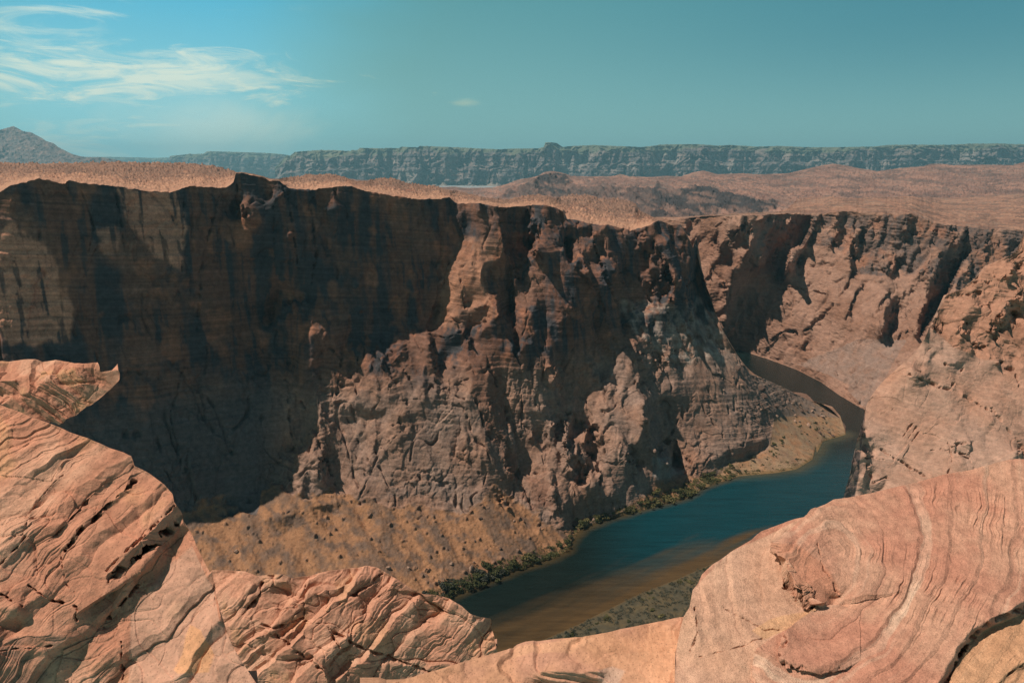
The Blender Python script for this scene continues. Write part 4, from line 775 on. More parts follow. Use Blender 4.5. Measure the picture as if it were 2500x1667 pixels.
def fg_rock(name, label, top, bot, xa, xb, box, base, facets, anchors, jit, bedn, beds, colour, mat, seed, nx, ny, thick, drop, breaks=(), warp=.25, cells=((.9, .9, .7, .10, .05), (.3, .3, .22, .035, .02)), ring=None, grain=.008, paint=None, bedamp=None, ycl=None, grooves=(), endfade=0, lips=()):
    L = Relief(box, .8, base, facets, anchors, breaks=breaks, jit=jit, seed=seed, top=top, bot=bot, steep=False, soft=3, warp=3.0, wsize=22)
    px, py = grid_px(top, bot, xa, xb, nx, ny)
    Yv = L.Y(px, py)
    if ycl: Yv = np.clip(Yv, *ycl)
    P = at(px, py, Yv); Nn = gnormals(box3(box3(P)))
    if ring is None:
        bn = np.array(bedn, float); bn /= np.linalg.norm(bn)
        b = (P*bn).sum(-1)
    else: b = ring(P, px, py)
    b = b+warp*fbm(P/.9+seed, 4)+.05*fbm(P/.25+seed, 3)
    mod = sstep(fbm(P/.8+seed+20, 4), -.1, .3)
    if ring is not None: mod = mod*sstep(fbm(P/.22+seed+33, 3), -.25, .2)
    if bedamp is not None: mod = mod*bedamp(px, py)
    h = strata(b, beds[:1], seed)+strata(b, beds[1:], seed+1.7)*(.08+.92*mod)
    q = P+.12*np.stack([fbm(P/.5, 2), fbm(P/.5+5, 2), fbm(P/.5+11, 2)], -1)
    if cells: h = h+rockdisp(q, cells, seed, .2)*(.4+.6*sstep(fbm(P/1.3+seed+50, 2), -.1, .3))
    h = h+fbm(P/.09, 3)*grain+fbm(P/.35+4, 3)*grain*2.5
    for pl_, poly_, wd_, ht_ in lips:                         # an upper bed that ends in a raised, undercut edge
        g = np.stack([px/16, py/16, px*0+wd_], -1); X = px+2.5*fbm(g, 4); Y_ = py+2.5*fbm(g+9, 4); d = np.full(px.shape, 1e9)
        for i in range(len(pl_)-1):
            p_, e_ = pl_[i], pl_[i+1]-pl_[i]; t_ = np.clip(((X-p_[0])*e_[0]+(Y_-p_[1])*e_[1])/(e_**2).sum(), 0, 1)
            d = np.minimum(d, np.hypot(X-p_[0]-t_*e_[0], Y_-p_[1]-t_*e_[1]))
        en = np.clip(np.minimum(np.hypot(px-pl_[0][0], py-pl_[0][1]), np.hypot(px-pl_[-1][0], py-pl_[-1][1]))/28, 0, 1)
        h = h+inpoly(poly_, X, Y_)*ht_*en*np.clip(1-d/(wd_*2.), 0, 1)**2
    if grooves: h = h-groove(px, py, grooves)
    h *= np.clip((py-top(px))/4+.45, 0, 1)
    if endfade: h *= np.clip((xb-px)/endfade, 0, 1)
    P = P+Nn*h[..., None]
    lam = fbm(np.stack([P[..., 0]*.25, P[..., 1]*.25, b*(14 if ring is None else 9)], -1)+seed, 4)
    n1 = fbm(P/.8+seed, 4); n2 = fbm(P/.2+seed+9, 4)
    col = colour(P, px, py, b, lam, n1, n2)
    if paint: col = paint(col, px, py, n2)
    P2, c2 = close_back(P, col, thick, drop)
    o = mesh_grid(name, P2, mat, c2)
    o['label'] = label; o['category'] = 'rock outcrop'
    print(name, 'Ysol', {q: L.Y(*q).round(2) for q in [((xa+xb)/2, float((top((xa+xb)/2)+bot((xa+xb)/2))/2)), (xa+.25*(xb-xa), 600.), (xa+.5*(xb-xa), 600.), (xa+.75*(xb-xa), 600.)]}, 'Y', P[0, nx//2, 1].round(1), P[-1, nx//2, 1].round(1), 'z', P[-1, nx//2, 2].round(1), time.time()-T0)
    return P, px, py
PINK, DUST, RUST = (.48, .215, .137), (.57, .31, .208), (.38, .155, .095)
def col_fg(P, px, py, b, lam, n1, n2):
    c = cmix(PINK, DUST, np.clip(sstep(n1, -.1, .3)*.8+n2*.4, 0, 1)); c = cmix(c, RUST, sstep(lam, .1, .4)*.25)
    return cmix(c, (.56, .29, .155), sstep(fbm(P/.7+77, 3), .18, .35)*.6)
def at_Y(v): return lambda gx, gy: v+0*gx
# jutting ledge at the left edge
ta = lf(line(Z(4, (-60, 95), (0, 86), (90, 76), (180, 72), (300, 78), (390, 74), (440, 84), (480, 96), (560, 92), (622, 86), (634, 108), (640, 150), (690, 142), (740, 134), (758, 140), (765, 155))))
ba = lf(line(Z(4, (-60, 330), (0, 352), (100, 402), (200, 440), (300, 466), (378, 486), (450, 440), (540, 385), (600, 342), (660, 300), (700, 262), (735, 228), (758, 205), (765, 190))))
FA = [(Z(4, (-60, 340), (20, 345), (180, 280), (300, 200), (450, 120), (560, 130), (640, 150), (765, 140), (765, 220), (378, 500), (100, 430)), 74, 8, .8),
      (Z(4, (-60, 60), (640, 60), (620, 100), (500, 110), (300, 200), (180, 270), (-60, 340)), 22, 5, .6),
      (Z(4, (540, 130), (635, 180), (600, 220), (520, 180)), 84, 50)]
fg_rock('rock_ledge', 'jutting layered sandstone ledge overhanging the dark canyon at the left edge', ta, ba, -8, float(Z(4, (763, 0))[0, 0]), (-14, 350, 135, 430), (40, 5), FA,
        [('poly', Z(4, (-60, 200), (100, 200), (100, 300), (-60, 300)), at_Y(15.5), 1.)], [(14, 6, -30, 5, 12)], (.62, -.2, .75), [(.40, .10), (.16, .05), (.065, .02)], col_fg, m_fg, 2.3, 420, 330, 4., 0., warp=.12, endfade=16, cells=((.9, .9, .7, .05, .03),), ycl=(13.8, 16.8), bedamp=lambda px, py: .25+1.3*inpoly(FA[0][0], px, py))
# big slabs at the left
tb = lf(line(Z(4, (-60, 330), (0, 355), (60, 380), (130, 405), (210, 440), (300, 468), (380, 500), (440, 530), (560, 570), (640, 604), (700, 632), (790, 662), (840, 688), (848, 715), (856, 742), (950, 792), (1000, 830), (1050, 868), (1100, 925), (1110, 975), (1150, 1030),
                  (1160, 1050), (1180, 1110), (1220, 1175), (1260, 1275), (1300, 1350), (1340, 1425)), Z(7, (975, 235), (985, 330), (1020, 440), (1050, 540), (1080, 600), (1130, 680), (1180, 753), (1195, 775))))
bb = lf(np.array([(-20, 700.), (300, 700.)]))
FB = [(Z(4, (-60, 300), (1110, 920), (1110, 990), (900, 1200), (690, 1420), (440, 1310), (310, 1230), (100, 1340), (-60, 1400)), 36, 4, .8),
      (Z(4, (850, 750), (875, 790), (872, 870), (700, 1010), (500, 1190), (450, 1290), (410, 1290), (420, 1230), (560, 1080), (690, 985), (800, 880)), 84, 48, .3),
      (Z(4, (700, 810), (715, 830), (560, 980), (440, 1120), (330, 1230), (305, 1225), (400, 1110), (560, 950)), 78, 40, .3),
      (Z(4, (440, 640), (470, 650), (400, 760), (440, 730), (360, 780)), 72, 40), (Z(4, (330, 820), (400, 800), (240, 1000), (150, 1180), (130, 1190), (200, 1000)), 66, 40),
      (Z(4, (-60, 1320), (140, 1200), (160, 1250), (100, 1340), (-60, 1400)), 80, 30), (Z(4, (1110, 940), (1110, 990), (720, 1420), (690, 1410), (900, 1200)), 72, 30),
      (Z(4, (1160, 1045), (1130, 1080), (1172, 1220), (1080, 1235), (880, 1340), (800, 1440), (700, 1490), (690, 1420), (900, 1210), (1112, 1000)), 82, 62, .4),
      (Z(4, (880, 1330), (1085, 1228), (1085, 1270), (960, 1350), (890, 1450), (830, 1430)), 40, -10), (Z(4, (890, 1450), (960, 1350), (1085, 1275), (1060, 1400), (990, 1480), (950, 1440)), 84, 60),
      (Z(4, (1130, 1080), (1230, 1180), (1350, 1440), (1350, 1600), (900, 1600), (1000, 1480), (1080, 1400), (1175, 1220)), 46, -14, .5),
      (Z(4, (300, 1480), (430, 1310), (560, 1330), (680, 1430), (705, 1500), (600, 1600), (300, 1600)), 44, -6, .6),
      (Z(7, (0, 235), (60, 240), (130, 290), (100, 330), (0, 330)), 48, 10), (Z(7, (-30, 330), (130, 300), (150, 330), (100, 400), (-30, 420)), 84, 40),
      (Z(7, (120, 370), (240, 385), (345, 420), (350, 470), (250, 500), (0, 545), (-30, 545), (-30, 470), (80, 440)), 52, 5), (Z(7, (210, 340), (320, 340), (350, 380), (340, 410), (230, 390)), 50, 0),
      (Z(7, (-30, 540), (330, 530), (390, 590), (340, 690), (300, 780), (-30, 780)), 86, 46, .5),
      (Z(7, (345, 470), (480, 495), (640, 300), (700, 200), (650, 260), (500, 330), (500, 400), (360, 430)), 82, 52, .4), (Z(7, (500, 290), (610, 310), (560, 400), (460, 450), (430, 430)), 50, -8),
      (Z(7, (300, 780), (420, 540), (470, 500), (520, 560), (460, 640), (380, 780)), 52, 10), (Z(7, (470, 620), (560, 560), (600, 600), (590, 700), (580, 780), (400, 780)), 70, 30, 1.3),
      (Z(7, (600, 420), (870, 250), (960, 380), (1000, 500), (1100, 640), (1200, 780), (600, 780), (600, 560)), 42, -6, .45)]
pebbly = Z(7, (600, 430), (780, 200), (880, 120), (970, 300), (1010, 460), (1180, 760), (1180, 800), (590, 800))
sandp = Z(7, (870, 480), (930, 510), (985, 620), (960, 700), (830, 710), (800, 690), (840, 620), (850, 540))
def paint_b(col, px, py, n2):
    m = inpoly(pebbly, px, py).astype(float); s2 = inpoly(sandp, px, py).astype(float); vd = inpoly(FB[16][0], px, py).astype(float)
    for _ in range(8): m = box3(m); s2 = box3(s2); vd = box3(vd)
    col = cmix(col, (.52, .30, .215), m*.7); col = cmix(col, (.36, .20, .14), m*sstep(n2, .08, .25)*.8)
    col = cmix(col, (.22, .13, .10), vd*sstep(n2, -.2, .2)*.6)
    return cmix(col, (.60, .30, .165), s2)
PB = fg_rock('rock_outcrop', 'large tilted sandstone slabs with diagonal ledges filling the lower left corner', tb, bb, -8, float(Z(7, (1192, 0))[0, 0]), (-14, 388, 270, 705), (42, 5), FB,
        [('poly', Z(7, (0, 400), (80, 400), (80, 500), (0, 500)), at_Y(4.2), 1.)], [(22, 9, -42, 5, 12), (7, 4, -42, 4, 9)], (.70, .05, -.70), [(.34, .055), (.13, .022), (.05, .010), (.02, .005)], col_fg, m_fg, 5.1, 700, 620, 4., 4., warp=.22, cells=((.9, .9, .7, .05, .02), (.3, .3, .22, .015, .01)), grooves=[(Z(4, (0, 1380), (130, 1240), (160, 1205)), 1.3, .05), (Z(4, (140, 1190), (200, 1050), (240, 980), (330, 860), (400, 800)), 1., .03), (Z(4, (310, 1230), (440, 1110), (560, 960), (700, 820)), 1.3, .05), (Z(4, (415, 1290), (500, 1180), (690, 1000), (865, 840)), 3., .16), (Z(4, (670, 1410), (900, 1210), (1110, 1000)), 1.6, .08), (Z(4, (700, 1470), (860, 1350), (1000, 1230), (1130, 1120)), 5., .35), (Z(7, (0, 340), (100, 400)), 1.5, .08), (Z(7, (130, 300), (210, 360), (350, 400), (350, 460)), 1.6, .1), (Z(7, (480, 490), (520, 420), (640, 300)), 2., .1), (Z(7, (0, 600), (150, 590), (330, 560)), 1.2, .05), (Z(7, (280, 160), (300, 300), (340, 330)), 1.1, .05), (Z(7, (560, 560), (560, 750)), 1.6, .08)],
        breaks=[Z(4, (1112, 1000), (900, 1210), (690, 1430)), Z(7, (345, 440), (500, 340), (700, 200))], paint=paint_b, grain=.006, bedamp=lambda px, py: 1-.8*inpoly(pebbly, px, py))
# lumpy rocks in the middle
tc_ = lf(line(Z(7, (940, 300), (960, 250), (975, 232), (1040, 232), (1130, 238), (1180, 258), (1260, 250), (1300, 252), (1345, 268), (1420, 255), (1500, 237), (1600, 222), (1690, 213), (1730, 218), (1770, 240), (1850, 290), (1900, 322), (1945, 342), (2000, 345), (2060, 360),
                  (2120, 395), (2160, 432), (2200, 445), (2255, 455), (2262, 500), (2275, 560), (2288, 615))))
bc = lf(Z(7, (900, 800), (1700, 800), (1740, 775), (2000, 715), (2150, 660), (2290, 618)))
FC = [(Z(7, (975, 235), (1180, 250), (1195, 300), (1100, 430), (1010, 410)), 44, -16, 1.3), (Z(7, (1175, 285), (1205, 320), (1130, 430), (1080, 430)), 84, 50, .3), (Z(7, (1000, 350), (1080, 400), (1085, 440), (1010, 430)), 60, 0, 2),
      (Z(7, (1190, 258), (1350, 268), (1402, 310), (1390, 430), (1250, 500), (1130, 450), (1200, 330)), 42, -4), (Z(7, (1150, 450), (1250, 490), (1390, 430), (1400, 520), (1300, 540), (1180, 490)), 82, 44, .5),
      (Z(7, (1345, 268), (1500, 235), (1690, 213), (1770, 240), (1600, 320), (1400, 358)), 24, 4, .4), (Z(7, (1400, 350), (1560, 320), (1700, 260), (1755, 245), (1740, 280), (1620, 360), (1560, 390), (1500, 370)), 82, 40, .5),
      (Z(7, (1400, 360), (1500, 380), (1520, 440), (1500, 480), (1400, 450)), 54, 10, 1.4), (Z(7, (1770, 245), (1950, 342), (2160, 430), (2280, 620), (1990, 710), (1740, 775), (1680, 620), (1510, 500), (1560, 420), (1640, 360)), 57, 4, .9),
      (Z(7, (1560, 540), (1760, 560), (1990, 690), (1740, 760), (1650, 640)), 84, 44, .4),
      (Z(7, (1920, 370), (1950, 430), (1935, 440), (1905, 400)), 82, 50), (Z(7, (2160, 430), (2255, 455), (2290, 620), (2230, 640), (2190, 560)), 74, 40, 1.2),
      (Z(7, (1030, 440), (1180, 490), (1240, 550), (1400, 600), (1480, 690), (1500, 780), (1180, 780), (1080, 590)), 50, 2), (Z(7, (1230, 540), (1250, 530), (1140, 650), (1120, 660)), 78, 50),
      (Z(7, (1230, 500), (1480, 510), (1560, 600), (1640, 780), (1510, 780), (1480, 670), (1400, 590)), 84, 56, .5), (Z(7, (1390, 480), (1500, 490), (1560, 560), (1500, 610), (1390, 560)), 54, -5, 2)]
fg_rock('rock_outcrop', 'row of rounded wrinkled sandstone humps in front of the river in the lower middle', tc_, bc, float(Z(7, (945, 0))[0, 0]), float(Z(7, (2286, 0))[0, 0]), (195, 555, 500, 700), (55, 0), FC,
        [('poly', Z(7, (1250, 280), (1320, 280), (1320, 340), (1250, 340)), at_Y(12.), 1.)], [(24, 12, 30, 6, 16), (8, 5, 30, 4, 10)], (-.55, .1, .62), [(.55, .12), (.19, .035), (.07, .014)], lambda *a: cmix(col_fg(*a), (.53, .31, .22), .3), m_fg, 8.7, 620, 330, 4., 4., warp=.2,
        cells=((1.3, 1.3, .8, .13, .06), (.45, .45, .3, .03, .015)), grooves=[(Z(7, (1205, 290), (1190, 340), (1120, 440)), 2.2, .14), (Z(7, (1130, 450), (1250, 500), (1390, 450)), 1.8, .12), (Z(7, (1400, 300), (1395, 440)), 1.3, .08), (Z(7, (1755, 250), (1620, 350), (1540, 400)), 2., .12), (Z(7, (1510, 500), (1680, 600), (1990, 700)), 2., .14), (Z(7, (1920, 370), (1940, 430)), 1.4, .08), (Z(7, (1250, 520), (1480, 690)), 2., .14), (Z(7, (1400, 470), (1500, 480), (1560, 580)), 1.5, .1)],
        breaks=[Z(7, (1205, 320), (1130, 440)), Z(7, (1180, 490), (1300, 540), (1400, 450)), Z(7, (1755, 245), (1740, 280), (1560, 390)), Z(7, (1400, 600), (1480, 690), (1510, 780))])
# smooth slab at the bottom
td = lf(line(Z(7, (1650, 790), (1740, 770), (1850, 735), (1990, 697), (2150, 645), (2290, 608), (2352, 590)), Z(8, (20, 762), (60, 748), (130, 744), (200, 735), (300, 728), (400, 712), (440, 705), (500, 690), (560, 680), (640, 662), (700, 650), (740, 642), (790, 634), (900, 630))))
bd = lf(np.array([(300, 700.), (800, 700.)]))
def col_d(P, px, py, b, lam, n1, n2):
    c = cmix((.48, .245, .165), (.53, .275, .165), sstep(n1, -.2, .2)); c = cmix(c, (.46, .23, .17), sstep(lam, 0, .3)*.4)
    sm = inpoly(Z(8, (0, 770), (380, 730), (280, 800), (100, 800), (0, 820)), px, py).astype(float)+inpoly(Z(8, (380, 860), (480, 800), (800, 790), (830, 830), (700, 960), (560, 960)), px, py)
    gm = inpoly(Z(8, (400, 880), (460, 860), (520, 880), (480, 960), (390, 960)), px, py).astype(float)
    for _ in range(6): sm = box3(sm); gm = box3(gm)
    return cmix(cmix(c, (.58, .31, .19), np.clip(sm, 0, 1)*.7), (.55, .37, .29), gm*.7)
fg_rock('rock_slab', 'smooth low pinkish sandstone slab at the bottom edge between humps and swirled rock', td, bd, float(Z(7, (1660, 0))[0, 0]), float(Z(8, (860, 0))[0, 0]), (355, 600, 705, 705), (17, 2), [],
        [('poly', np.array([(540, 670), (600, 670), (600, 690), (540, 690)]), at_Y(4.4), 1.)], [(60, 14, -15, 5, 20), (20, 6, -15, 2, 14)], (.2, -.3, .9), [(.09, .03), (.035, .010)], col_d, m_fg, 11.9, 480, 170, 2.5, 3., warp=.12, cells=None, grain=.004)
# swirled dome at the right
te = lf(line(Z(8, (745, 960), (752, 800), (762, 740), (775, 680), (790, 630), (815, 590), (830, 510), (855, 480), (872, 440), (920, 395), (960, 370), (1000, 340), (1060, 305), (1100, 280), (1120, 260), (1145, 240), (1240, 205), (1300, 185), (1350, 175), (1365, 155), (1390, 138), (1440, 118), (1480, 95), (1520, 90), (1650, 66)),
             Z(6, (1640, 858), (1750, 828), (1830, 806), (1900, 790), (1960, 782), (2030, 770), (2110, 745), (2200, 720), (2260, 708), (2300, 702), (2352, 704), (2440, 706))))
be = lf(np.array([(600, 700.), (1060, 700.)]))
FE = [(Z(8, (700, 960), (745, 800), (790, 630), (830, 510), (1000, 340), (1350, 175), (1290, 230), (1240, 370), (1260, 480), (1390, 605), (1240, 700), (1110, 800), (1100, 960)), 17, -14, .5),
      (Z(8, (740, 800), (785, 640), (815, 590), (845, 640), (865, 740), (830, 830), (760, 850)), 74, -50, .8), (Z(8, (1100, 270), (1350, 175), (1320, 215), (1100, 300), (960, 400), (870, 470), (870, 440)), 36, -30),
      (Z(8, (1250, 250), (1480, 95), (1700, 60), (1900, 10), (2352, -100), (2400, 560), (2100, 700), (1960, 960), (1560, 960), (1560, 700), (1500, 560), (1480, 500), (1300, 330)), 19, -8, .35),
      (Z(8, (1240, 350), (1300, 330), (1420, 400), (1480, 500), (1510, 545), (1450, 590), (1390, 600), (1290, 540), (1245, 440)), 34, -22, .9),
      (Z(8, (1250, 480), (1290, 520), (1400, 590), (1390, 612), (1290, 575), (1255, 520)), 88, -50, .2),
      (Z(8, (1110, 800), (1250, 690), (1390, 610), (1600, 590), (1560, 700), (1540, 850), (1540, 960), (1100, 960)), 15, -6, .5),
      (Z(8, (1225, 835), (1260, 850), (1400, 868), (1520, 860), (1600, 800), (1600, 830), (1530, 880), (1400, 892), (1240, 862)), 82, -20, .2), (Z(8, (1245, 720), (1265, 720), (1250, 820), (1225, 830)), 70, -70, .2),
      (Z(8, (2400, 540), (2230, 620), (2110, 690), (2040, 770), (2000, 850), (1950, 960), (1990, 960), (2050, 840), (2110, 740), (2200, 680), (2400, 590)), 84, 42, .2),
      (Z(8, (2400, 590), (2200, 680), (2110, 740), (2050, 840), (1990, 960), (2400, 960)), 15, 10, .5), (Z(8, (2400, 830), (2300, 860), (2220, 960), (2250, 960), (2310, 890), (2400, 860)), 78, 30, .3),
      (Z(8, (1100, 800), (1130, 790), (1160, 860), (1150, 960), (1105, 960)), 60, -50)]
CE = Z(8, (1430, 400))[0]
def ring_e(P, px, py):
    g = np.stack([px/70, py/70, px*0], -1); g2 = np.stack([px/18, py/18, px*0], -1)
    x = px-CE[0]+14*fbm(g, 4)+2.5*fbm(g2, 3); y = py-CE[1]+16*fbm(g+5, 4)+2.5*fbm(g2+5, 3)
    r = np.sqrt(x*x+(y/1.15)**2+38.**2)                       # nested contours that open out towards the top right and the foot
    return 1.06*r/105+.0022*(py-CE[1])*np.clip((px-CE[0])/90, -.3, 1.2)
def col_e(P, px, py, b, lam, n1, n2):
    c = cmix((.47, .215, .147), (.52, .28, .192), np.clip(sstep(n1, -.2, .3)+.5*n2, 0, 1))
    c = cmix(c, (.62, .40, .29), sstep(lam, .08, .4)*.42); c = cmix(c, (.43, .195, .135), sstep(-lam, .05, .38)*.36)
    pale = inpoly(FE[0][0], px, py).astype(float)
    w1 = (np.abs(b-1.06) < .045).astype(float)
    lft = inpoly(FE[4][0], px, py).astype(float)
    org = inpoly(FE[10][0], px, py).astype(float)+inpoly(Z(8, (1190, 640), (1400, 600), (1340, 650), (1160, 740), (1100, 700)), px, py)
    for _ in range(6): pale = box3(pale); lft = box3(lft); org = box3(org); w1 = box3(w1)
    c = cmix(c, cmix((.58, .355, .25), (.52, .29, .195), sstep(n1, -.2, .3)), pale*.8)
    c = cmix(c, (.66, .46, .34), w1*np.clip(.45+n1, 0, 1)*(1-pale)); c = cmix(c, (.44, .18, .11), lft*.55)
    return cmix(c, (.58, .32, .175), np.clip(org, 0, 1)*.7)
fg_rock('rock_outcrop', 'broad pink sandstone dome with swirling contour bands filling the lower right corner', te, be, float(Z(8, (746, 0))[0, 0]), 1036, (635, 425, 1046, 706), (18, -5), FE,
        [('poly', Z(8, (1440, 500), (1520, 500), (1520, 560), (1440, 560)), at_Y(4.4), .05)], [(40, 26, 60, 4, 14), (12, 7, 60, 3, 12)], None, [(.30, .020), (.09, .016), (.035, .008)], col_e, m_fg2, 14.2, 900, 560, 2.5, 3.5, warp=.05,
        ring=ring_e, cells=None, lips=[(Z(8, (1290, 225), (1240, 350), (1240, 440), (1262, 490), (1310, 545), (1395, 603), (1480, 585)), Z(8, (1360, 165), (1290, 225), (1240, 350), (1240, 440), (1262, 490), (1310, 545), (1395, 603), (1480, 585), (1600, 560), (1900, 500), (1900, 60)), 46., .125),
        (Z(8, (1600, 600), (1400, 590), (1265, 700), (1225, 840), (1260, 858), (1400, 885), (1530, 872), (1600, 830)), Z(8, (1600, 600), (1400, 590), (1265, 700), (1225, 840), (1260, 858), (1400, 885), (1530, 872), (1600, 830)), 26., .035),
        (Z(8, (1120, 790), (1105, 850), (1105, 960)), Z(8, (1250, 700), (1120, 790), (1105, 850), (1105, 980), (1300, 980), (1400, 700)), 26., .04)], grooves=[(Z(8, (1255, 490), (1300, 545), (1390, 598)), 3.2, .30), (Z(8, (975, 590), (1040, 630), (1100, 662), (1160, 695), (1225, 690)), .9, .05), (Z(8, (1235, 850), (1400, 880), (1530, 868)), 1.3, .08), (Z(8, (840, 590), (850, 700), (820, 790)), 1.2, .06), (Z(8, (1390, 300), (1430, 440), (1500, 540)), 1.2, .05), (Z(8, (2400, 570), (2190, 665), (2100, 740), (2040, 840), (1985, 960)), 2.6, .18), (Z(8, (1250, 720), (1262, 760), (1235, 830)), 1., .05), (Z(8, (860, 815), (980, 790), (1150, 735)), .8, .02), (Z(8, (2352, 850), (2290, 890), (2230, 950)), 1.2, .06)], grain=.004, bedamp=lambda px, py: np.where(inpoly(FE[0][0], px, py), .25, 1.),
        breaks=[Z(8, (1340, 180), (1285, 235), (1238, 370), (1250, 480), (1290, 530), (1390, 608)), Z(8, (1240, 862), (1400, 892), (1530, 880)), Z(8, (1990, 960), (2050, 840), (2110, 740), (2200, 680), (2400, 590))])
# thin cracks in the pale shelf: narrow open clefts cut by dark wedge shaped gaps come from the relief above
print('fg', time.time()-T0)

# ================================================================== WATER, GROUND
def quad(name, x0, x1, y0, y1, z, mat, kind, nx=1, ny=1):
    X, Yy = np.meshgrid(np.linspace(x0, x1, nx+1), np.linspace(y0, y1, ny+1))
    P = np.stack([X, Yy, X*0+z], -1)
    return mesh_grid(name, P, mat, np.zeros(P.shape)+.3, kind=kind)
m, nt, b = new_mat('river_water')
tc = nd(nt, 'ShaderNodeTexCoord'); sep = nd(nt, 'ShaderNodeSeparateXYZ'); nt.links.new(tc.outputs['Object'], sep.inputs[0])
at_ = nd(nt, 'ShaderNodeAttribute', attribute_name='Col')
mp = nd(nt, 'ShaderNodeMapping'); mp.inputs['Rotation'].default_value = (0, 0, R(-35)); mp.inputs['Scale'].default_value = (.35, 1, 1); nt.links.new(tc.outputs['Object'], mp.inputs[0])
nw = nd(nt, 'ShaderNodeTexNoise', inp={'Vector': mp.outputs[0], 'Scale': .09, 'Detail': 5., 'Roughness': .6})
mp2 = nd(nt, 'ShaderNodeMapping'); mp2.inputs['Rotation'].default_value = (0, 0, R(-35)); mp2.inputs['Scale'].default_value = (.10, 1, 1); nt.links.new(tc.outputs['Object'], mp2.inputs[0])
ns_ = nd(nt, 'ShaderNodeTexNoise', inp={'Vector': mp2.outputs[0], 'Scale': .22, 'Detail': 7., 'Roughness': .7})
vv = math_(nt, 'ADD', math_(nt, 'MULTIPLY', math_(nt, 'SUBTRACT', ns_.outputs[0], .5), 1.5), 1.)
cw = nd(nt, 'ShaderNodeCombineXYZ'); [nt.links.new(vv, cw.inputs[i]) for i in range(3)]
col = mixc(nt, 1., at_.outputs[0], cw.outputs[0], 'MULTIPLY')
nt.links.new(col, b.inputs['Base Color']); b.inputs['Roughness'].default_value = .12; b.inputs['IOR'].default_value = 1.33; b.inputs['Specular IOR Level'].default_value = .22
w1 = nd(nt, 'ShaderNodeTexNoise', inp={'Vector': mp.outputs[0], 'Scale': .55, 'Detail': 6., 'Roughness': .68})
bp = nd(nt, 'ShaderNodeBump', inp={'Height': w1.outputs[0], 'Strength': .6, 'Distance': 1.0}); nt.links.new(bp.outputs[0], b.inputs['Normal'])
WATER_MAT = m
# river surface: a fine grid, its colour is the depth of the bed seen through it
wx, wy = np.meshgrid(np.linspace(-420, 620, 521), np.linspace(260, 1500, 621))
def to_px(P):
    x, y, z = P[..., 0], P[..., 1], P[..., 2]; d = np.maximum(y*cp-z*sp, 1e-3); u = y*sp+z*cp
    return CX+F*x/d, CY-F*u/d
Pw = np.stack([wx, wy, wx*0+WATER], -1)
qx, qy = to_px(Pw)
# near bank with its shallows
near = Z('T', (900, 1640), (1100, 1540), (1160, 1500), (1240, 1470), (1330, 1430), (1400, 1395), (1460, 1365), (1510, 1345), (1560, 1325), (1640, 1290), (1725, 1243), (1800, 1215), (1900, 1180))
nearf = lf(near)
def wdist(poly):                                           # distance in metres on the water plane to a measured shore line
    pts = at(poly[:, 0], poly[:, 1], water_Y(poly[:, 0], poly[:, 1]))[:, :2]
    d = np.full(wx.shape, 1e9)
    for i in range(len(pts)-1):
        p, e = pts[i], pts[i+1]-pts[i]; L = (e**2).sum()+1e-9
        t = np.clip(((wx-p[0])*e[0]+(wy-p[1])*e[1])/L, 0, 1)
        d = np.minimum(d, np.hypot(wx-p[0]-t*e[0], wy-p[1]-t*e[1]))
    return d
dn = wdist(near); dn = dn*np.where(qy > nearf(qx), 0, 1); df = wdist(bank); nz = fbm(Pw/np.array([60, 25, 20.]), 4); nz2 = fbm(np.stack([(wx*.82+wy*.57)/70, (wx*.57-wy*.82)/9, wx*0], -1), 4)
shn = np.clip(1-(dn+nz2*22)/np.interp(wx, [-150, 0, 150, 230], [30, 46, 34, 6]), 0, 1)
shf = np.clip(1-(df+nz*5)/9, 0, 1)
deep = cmix((.006, .012, .011), (.004, .036, .047), sstep(wx, 40, 130)*(1-sstep(wy, 640, 760)))
col = cmix(deep, (.085, .05, .022), np.clip(shn*1.1, 0, 1)**1.0*.95)
col = cmix(col, (.075, .048, .02), shf*.85)
bar = wdist(bank[(bank[:, 0] > 735)]); col = cmix(col, (.05, .055, .04), np.clip(1-bar/17, 0, 1)*.8)
mesh_grid('river', Pw, WATER_MAT, col, kind='structure')
m_gr = rock_mat('desert_ground', 60., .6)
quad('ground', -25500, 25500, -250, 26500, WATER-3.5, m_gr, 'structure')

# ================================================================== NEAR BANK, SHRUBS, BOULDERS
nb_bot = lf(np.array([(380, 705.), (860, 705.)]))
nb_top = lambda x: nearf(x)-.2
px, py = grid_px(nb_top, nb_bot, 395, 800, 420, 150)
rise = np.clip((py-nearf(px))/60, 0, 1)
zz = WATER-.3+rise*9+np.clip(rise*40, 0, 1)*.7
rx, rz = rays(px, py); Pn = at(px, py, zz/rz)
Pn[..., 2] += fbm(Pn/9., 4)*.7*np.clip(rise*20, 0, 1)
col = cmix((.10, .075, .042), (.075, .062, .04), sstep(fbm(Pn/14., 4), -.2, .2)); col = cmix(col, (.10, .06, .025), 1-np.clip(rise*22, 0, 1))
f_ = Pn[:1].copy(); f_[..., 1] -= 60; f_[..., 2] += 30
mesh_grid('riverbank', np.concatenate([f_, Pn], 0), rock_mat('bank_soil', 3., 1.), np.concatenate([col[:1], col], 0), kind='structure')
def pick(big, x, y):
    PX, PY, PP, NN = big
    j = int(round((x-PX[0, 0])/(PX[0, -1]-PX[0, 0])*(PX.shape[1]-1))); j = min(max(j, 0), PX.shape[1]-1)
    i = int(round((PY[0, j]-y)/(PY[0, j]-PY[-1, j])*(PX.shape[0]-1))); i = min(max(i, 0), PX.shape[0]-1)
    return PP[i, j], NN[i, j]
BIGN = (px, py, Pn, gnormals(Pn))
rs = np.random.default_rng(77)
